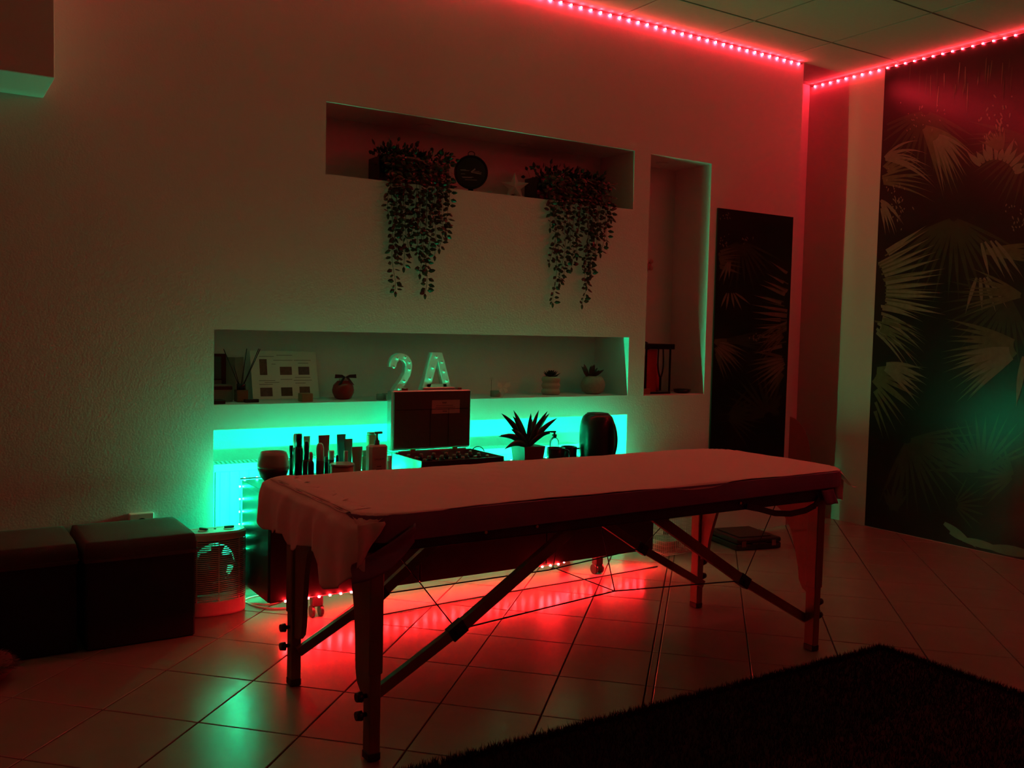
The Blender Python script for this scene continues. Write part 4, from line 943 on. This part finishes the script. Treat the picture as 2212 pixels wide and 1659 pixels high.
# ================================================================ UPPER NICHE
ZU = 1.7985
random.seed(31)
def leaf_shape(mb, p, d, l, wv, roll=0):
    d = d.normalized(); s_ = d.cross(Vector((0, -1, .2))).normalized(); u_ = s_.cross(d)
    s_ = (s_*math.cos(roll)+u_*math.sin(roll)); u_ = s_.cross(d)
    P = [p, p+d*l*.35-s_*wv, p+d*l*.75-s_*wv*.7, p+d*l, p+d*l*.75+s_*wv*.7, p+d*l*.35+s_*wv, p+d*l*.5+u_*wv*.35]
    mb.add(P, [(0, 1, 6), (1, 2, 6), (2, 3, 6), (3, 4, 6), (4, 5, 6), (5, 0, 6)])
def trailing(x0, x1, ends, label, top_px):
    t = thing('trailing_plant', ((x0+x1)/2, 3.93, ZU), label, 'plant', 'trailing ivy plants in the upper niche')
    P = [(x, y, z) for z, e in ((ZU, .0), (ZU+.115, .004)) for x, y in ((x0+e, 3.870), (x1-e, 3.870), (x1-e, 3.985), (x0+e, 3.985))]
    MB().box((x0, 3.870, ZU), (x1, 3.985, ZU+.115), bev=.003).build('planter', c_bk, t)
    m = MB()
    for k in range(300):
        c = Vector((random.uniform(x0+.015, x1-.005), random.uniform(3.85, 3.99), ZU+.105+random.random()*.02))
        d = Vector((random.gauss(0, .4), random.gauss(-.25, .5), random.uniform(-.2, 1.0)))
        q = c+d.normalized()*random.uniform(.01, .065); leaf_shape(m, q, d+Vector((0, 0, random.uniform(-.5, .3))), random.uniform(.022, .034), random.uniform(.006, .010), random.uniform(-1, 1))
        if k % 4 == 0: m.tube([c, q], .0008, 3)
    for k in range(240):
        c = Vector((random.uniform(x0+.01, x1+.01), random.uniform(3.83, 3.868), ZU+random.uniform(-.06, .13)))
        leaf_shape(m, c, Vector((random.gauss(0, .6), random.gauss(-.2, .3), random.uniform(-1, .2))), random.uniform(.022, .034), random.uniform(.006, .010), random.uniform(-1, 1))
    f_ = m.build('foliage', M_leaf, t, recalc=False); f_['kind'] = 'stuff'
    for (ex, ez) in ends:
        st = Vector((ex+random.uniform(-.03, .03), 3.86, ZU+.12)); pts = [st, Vector((st.x, 3.825, ZU+.10)), Vector((st.x, 3.806, ZU+.02))]
        n = max(3, int((ZU-ez)/.04)); a_ = random.uniform(0, 6)
        for i in range(1, n+1):
            f_ = i/n; pts.append(Vector((st.x+(ex-st.x)*f_+.010*math.sin(a_+i*.8)*(.3+f_), 3.804+.004*math.sin(i), ZU+.02+(ez+.02-ZU-.02)*f_)))
        pts = smooth(pts, 3); m = MB().tube(pts, .0011, 4); acc = 0
        for i in range(1, len(pts)):
            acc += (pts[i]-pts[i-1]).length
            if acc > .0155:
                acc = 0
                for s_ in (-1, 1):
                    if random.random() < .12: continue
                    d = Vector((s_*random.uniform(.5, 1.1), random.uniform(-.7, .05), random.uniform(-.9, .25)))
                    p = pts[i]+d.normalized()*.006; p.y = min(p.y, 3.812); leaf_shape(m, p, d, random.uniform(.025, .036), random.uniform(.0075, .0108), random.uniform(-.8, .8))
        leaf_shape(m, pts[-1], Vector((0, 0, -1)), .03, .008); m.build('vine', M_leaf, t, recalc=False)
    return t
def e(px, py): p = at(px, py, 3.805); return (p.x, p.z)
trailing(at(818, 380, 3.87).x, at(962, 390, 3.87).x, [e(848, 638), e(858, 560), e(836, 470), e(842, 520), e(868, 585), e(880, 555), e(892, 530), e(905, 560), e(916, 643), e(908, 600), e(925, 590), e(935, 560), e(948, 545), e(958, 520), e(966, 510), e(878, 500), e(870, 470), e(926, 520), e(944, 480)],
         'leafy trailing plant in a black trough, left one in the upper niche', None)
trailing(at(1160, 410, 3.87).x, at(1302, 420, 3.87).x, [e(1198, 662), e(1212, 620), e(1190, 575), e(1186, 500), e(1205, 560), e(1222, 600), e(1232, 585), e(1245, 560), e(1248, 520), e(1261, 665), e(1267, 625), e(1272, 590), e(1280, 600), e(1290, 560), e(1300, 555), e(1312, 530), e(1280, 520), e(1225, 500), e(1292, 500), e(1316, 480)],
         'leafy trailing plant in a black trough, right one in the upper niche', None)
# table clock
x, wd = px_w(981, 1053, 375, 3.93); r = .081; cz = ZU+r+.021
ck = thing('round_clock', (x, 3.93, ZU), 'round black table clock with ring handle in the upper niche', 'clock')
n = 40; m = MB()
m.tube([(x, 3.915, cz), (x, 3.945, cz)], r*.92, n, smooth=True); m.build('case', c_bk, ck)
m = MB(); m.tube([(x+r*.96*math.cos(2*PI*k/n), 3.913, cz+r*.96*math.sin(2*PI*k/n)) for k in range(n+1)], r*.045, 8, caps=False); m.build('rim', c_bk, ck)
MB().tube([(x, 3.9135, cz), (x, 3.915, cz)], r*.86, n).build('face', colr('clock_face', (.018, .022, .02), .5), ck)
m = MB()
for (z_, a0, a1) in ((.12, -.65, -.30), (.08, -.62, -.10), (-.12, -.60, -.35), (-.30, -.55, .15), (-.34, -.50, .05), (-.46, -.35, .35), (-.02, .15, .62), (.05, .10, .5)):
    m.box((x+r*a0, 3.9128, cz+r*z_), (x+r*a1, 3.9135, cz+r*z_+.0022))
m.build('face_lines', colr('face_ink', (.45, .45, .42), .6), ck)
for a, l, w_ in ((.95, .42, .006), (-.25, .62, .004)):
    MB().beam((x, 3.911, cz), (x+r*l*math.cos(a), 3.911, cz+r*l*math.sin(a)*.6), w_, .001).build('hand', MATS['face_ink'], ck)
MB().lathe((x, 3.93, ZU), [(.034, 0), (.030, .006), (.010, .012), (.008, .026)], 16, 1.4, .6).build('foot', c_bk, ck)
ck.rotation_euler.z = -.5
m = MB(); m.tube([(x+.016*math.cos(2*PI*k/16), 3.93, cz+r+.008+.012*math.sin(2*PI*k/16)) for k in range(17)], .002, 6, caps=False); m.build('ring', c_bk, ck)
# star
x, wd = px_w(1081, 1142, 398, 3.93); R_ = .074; cz = ZU+.0595
stt = thing('star_ornament', (x, 3.93, ZU), 'pale five pointed star standing between clock and plant', 'ornament')
m = MB(); out = []
for k in range(10):
    a = PI/2+PI*k/5; q = R_ if k % 2 == 0 else R_*.42; zz = cz+q*math.sin(a); out.append((x+q*math.cos(a), max(zz, ZU)))
cfr, cbk = (x, 3.918, cz), (x, 3.942, cz); P = [(a, 3.93, b) for a, b in out]+[cfr, cbk]
m.add(P, [(i, (i+1) % 10, 10) for i in range(10)]+[((i+1) % 10, i, 11) for i in range(10)]); m.build('body', mat('star_white', (.66, .58, .60), .5, noise=.1), stt)
stt.rotation_euler.z = -.5
MB().tube([(x-.01, 3.912, ZU+.012), (x-.01, 3.92, ZU+.012)], .010, 14).build('knob', colr('star_knob', (.10, .04, .04), .5), stt)

# ================================================================ TALL NICHE
ZT = 0.8185
LX, LYc = 3.455, 3.975
lw = .092
ln = thing('lantern', (LX, LYc, ZT), 'black metal lantern with red pear shaped candles in the tall niche', 'lantern')
zt = at(1425, 752, LYc).z; zt2 = at(1425, 742, LYc).z
MB().box((LX-lw, LYc-.10, ZT), (LX+lw, LYc+.10, ZT+.012), bev=.002).build('base', c_bk, ln)
MB().box((LX-lw-.012, LYc-.112, zt-.004), (LX+lw+.012, LYc+.112, zt2), bev=.003).build('lid', c_bk, ln)
for sx_ in (-1, 1):
    for sy_ in (-1, 1):
        MB().box((LX+sx_*(lw-.005)-.004, LYc+sy_*.092-.004, ZT+.012), (LX+sx_*(lw-.005)+.004, LYc+sy_*.092+.004, zt-.004)).build('post', c_bk, ln)
MB().tube(smooth([(LX-.05, LYc, zt2+.03), (LX-.03, LYc, zt2+.012), (LX+.0, LYc, zt2), ]), .005, 8).build('hook', c_bk, ln)
c_redp = mat('red_paper', (.42, .03, .035), .5, noise=.3, nscale=12)
MB().box((LX-lw+.008, LYc-.088, ZT+.012), (LX-.006, LYc-.084, zt-.006)).build('red_backing', c_redp, ln)
for tx, Y, r_, h_, lab in ((LX+.046, LYc-.03, .027, .14, 'fat red pear shaped candle at the right inside the lantern'), (LX-.045, LYc-.03, .026, .10, 'short red pear shaped candle at the left inside the lantern'), (LX+.006, LYc+.03, .020, .20, 'tall slender red candle at the back of the lantern')):
    cn = thing('pear_candle', (tx, Y, ZT+.0125), lab, 'candle', 'candles inside the lantern')
    MB().lathe((tx, Y, ZT+.0125), [(r_*.5, 0), (r_*.95, h_*.16), (r_, h_*.3), (r_*.75, h_*.52), (r_*.38, h_*.74), (r_*.28, h_*.9), (r_*.1, h_)], 20).build('body', mat('red_wax', (.55, .07, .08), .4, noise=0), cn)
    MB().tube([(tx, Y, ZT+.0125+h_), (tx, Y, ZT+.0125+h_+.01)], .001, 5).build('wick', c_bk, cn)
# ribbon hanging from the lid
MB().tube(smooth([(LX+.02, LYc-.108, zt), (LX+.022, LYc-.110, zt-.10), (LX+.004, LYc-.110, zt-.16), (LX-.016, LYc-.110, zt-.10), (LX-.014, LYc-.108, zt)]), .0045, 6).build('ribbon', c_bk, ln)
MB().beam((LX+.003, LYc-.111, zt-.15), (LX+.003, LYc-.111, ZT+.02), .014, .003).build('ribbon', c_bk, ln)
single(MB().box((3.345, 3.87, ZT), (3.395, 3.92, ZT+.030), bev=.002), 'tealight_cube', MATS['oak'], 'small wooden cube at the foot of the tall niche', 'candle holder')
single(MB().lathe((3.655, 3.90, ZT), [(.03, 0), (.045, .006), (.050, .022), (.044, .022), (.03, .010), (.002, .008)], 24), 'small_dish', c_bk, 'small dark dish right of the lantern', 'dish')
# hanging flower garland at the left edge of the tall niche
fx, fz = 3.335, at(1400, 572, 3.87).z
hf = thing('flower_pendant', (fx, 3.87, fz), 'pale pink flower hanging by a thread at the tall niche edge', 'ornament')
for k in range(9):
    a = 2*PI*k/8; u = Vector((math.cos(a)*.02, -.012 if k % 2 else .01, math.sin(a)*.026)); mb = MB(); mb.ball(Vector((fx+.010, 3.87, fz))+(u if k < 8 else Vector((0, 0, 0))), .013, 8); mb.build('petal', colr('petal', (.50, .30, .28), .6), hf)
MB().tube([(fx+.01, 3.87, fz+.02), (fx+.01, 3.87, 2.097)], .0008, 5).build('thread', c_wh, hf)

# ================================================================ RIGHT OF THE CABINET
# wire crate on black posts
q0 = atz(1411, 1196, 0); bx0, bx1, by0, by1 = 3.235, 3.43, 3.54, 3.76
wc = thing('wire_basket', ((bx0+bx1)/2, (by0+by1)/2, 0), 'wire basket rack with black corner post beside the cabinet', 'basket')
m = MB()
for k in range(17):
    xk = bx0+(bx1-bx0)*k/16; m.tube([(xk, by0, .02), (xk, by0, .34)], .0018, 4)
for k in range(15):
    yk = by0+(by1-by0)*k/14; m.tube([(bx0, yk, .02), (bx0, yk, .34)], .0013, 4); m.tube([(bx1, yk, .02), (bx1, yk, .34)], .0013, 4)
for z in [.02+.02*k for k in range(17)]: m.tube([(bx0, by1, z), (bx0, by0, z), (bx1, by0, z), (bx1, by1, z)], .0013 if z > .03 else .003, 4)
M_wire = mat('coated_wire', (.50, .44, .42), .4, noise=0); w_ = m.build('wire_mesh', M_wire, wc); w_['kind'] = 'stuff'
for z in (.012, .20):
    m = MB()
    for k in range(13): yk = by0+(by1-by0)*k/12; m.tube([(bx0, yk, z), (bx1, yk, z)], .002, 4)
    m.build('shelf', M_wire, wc)
for x_, y_ in ((bx1+.012, by0), (bx1+.012, by1), (bx0-.008, by1)):
    MB().box((x_-.011, y_-.011, 0.001), (x_+.011, y_+.011, .42), bev=.002).build('post', c_bk, wc)
single(MB().lathe(((bx0+bx1)/2, 3.65, .016), [(.05, 0), (.075, .02), (.08, .055), (.07, .058), (.05, .02), (.01, .012)], 24), 'bowl', colr('dull_bowl', (.20, .22, .19), .4), 'pale bowl lying inside the wire basket', 'bowl')
bt = thing('plastic_bottle', (3.505, 3.60, 0), 'pale plastic bottle on the floor beside the wire basket post', 'bottle')
MB().lathe((3.505, 3.60, 0.001), [(.022, 0), (.025, .004), (.025, .075), (.018, .095), (.010, .105)], 20).build('body', colr('milky', (.40, .46, .42), .3), bt)
MB().lathe((3.505, 3.60, .106), [(.010, 0), (.010, .022), (.008, .024)], 14).build('cap', c_bk, bt)
# black case lying on the floor
A0, A1 = Vector((3.690, 3.475, 0)), Vector((3.965, 3.415, 0)); u = (A1-A0).normalized(); v = Vector((-u.y, u.x, 0)); Lc, Dc, Hc = (A1-A0).length, .30, .062
bc = thing('tool_case', tuple((A0+u*Lc/2+v*Dc/2)), 'flat black plastic case lying on the floor under the table end', 'case')
def cb_(a0, a1, b0, b1, z0, z1): return [A0+u*a+v*b+Vector((0, 0, z)) for z in (z0, z1) for a, b in ((a0, b0), (a1, b0), (a1, b1), (a0, b1))]
BF = [(0, 3, 2, 1), (4, 5, 6, 7), (0, 1, 5, 4), (1, 2, 6, 5), (2, 3, 7, 6), (3, 0, 4, 7)]
MB().add(cb_(0, Lc, 0, Dc, .002, .034), BF).build('bottom_shell', M_blackpl, bc, bevel=.006)
MB().add(cb_(0, Lc, 0, Dc, .036, Hc), BF).build('top_shell', M_blackpl, bc, bevel=.008)
MB().add(cb_(.04, Lc-.04, .04, Dc-.04, Hc, Hc+.004), BF).build('raised_panel', M_blackpl, bc, bevel=.002)
MB().add(cb_(.09, .18, -.012, .0, .030, .040), BF).build('handle', M_blackpl, bc, bevel=.003)
for a in (.03, .22): MB().add(cb_(a, a+.025, -.004, 0, .020, .050), BF).build('latch', colr('latch_grey', (.12, .11, .08), .4), bc)
# chair seen edge-on in the corner nook
c_vel = mat('rust_velvet', (.22, .07, .045), .85, noise=.15, nscale=40, sheen=.3); c_seat = mat('pale_seat', (.42, .25, .20), .8)
ch = thing('tub_chair', (4.66, 3.98, 0), 'small rust red tub chair tucked into the corner nook', 'chair')
arc = [(4.495, .66)]+[(4.495+.24*math.sin(a), .36+.305*math.cos(a)) for a in [PI/2*k/10 for k in range(1, 10)]]+[(4.745, .36), (4.495, .36)]
for y in (3.865, 4.065): MB().prism([(a, y, b) for a, b in arc], (0, .035, 0)).build('arm', c_vel, ch, bevel=.008)
MB().box((4.490, 3.865, .30), (4.530, 4.10, .68), bev=.01).build('backrest', c_vel, ch)
MB().box((4.500, 3.862, .27), (4.765, 4.10, .358), bev=.015).build('seat', c_seat, ch)
for x_ in (4.52, 4.74):
    for y_ in (3.885, 4.075): MB().tube([(x_, y_, .002), (x_, y_, .28)], [.010, .015], 10).build('leg', M_leg, ch)

# ================================================================ RUG
random.seed(41)
RXa, RXb, RYa, RYb = -0.4, 2.985, 0.55, 2.085
rg = thing('shaggy_rug', ((RXa+RXb)/2, (RYa+RYb)/2, 0), 'dark shaggy rug on the tiled floor in the foreground', 'rug')
m = MB().box((RXa, RYa, .001), (RXb, RYb, .012)); m.build('backing', M_rug, rg)
m = MB()
def tuft(x, y, l):
    d = Vector((random.gauss(0, .35), random.gauss(0, .35), 1)).normalized(); s_ = Vector((random.uniform(-1, 1), random.uniform(-1, 1), 0)).normalized()*.0022
    p = Vector((x, y, .010)); q = p+d*l
    m.v += [p-s_, p+s_, q]; n = len(m.v); m.f.append([n-3, n-2, n-1]); m.sm.append(False); m.mi.append(0)
for k in range(90000):
    f_ = random.random(); x = RXa+(RXb-RXa)*random.random(); y = RYa+(RYb-RYa)*(1-(1-random.random())**1.0)
    if x < .2 and y < 1.2: continue
    tuft(x, y, random.uniform(.014, .026))
for k in range(9000):
    if random.random() < .68: tuft(random.uniform(.6, RXb), RYb+random.gauss(0, .006), random.uniform(.016, .030))
    else: tuft(RXb+random.gauss(0, .006), random.uniform(1.0, RYb), random.uniform(.016, .030))
p_ = m.build('pile', M_rug, rg, recalc=False); p_['kind'] = 'stuff'

for o in bpy.data.objects:
    if '_o' in o: del o['_o']
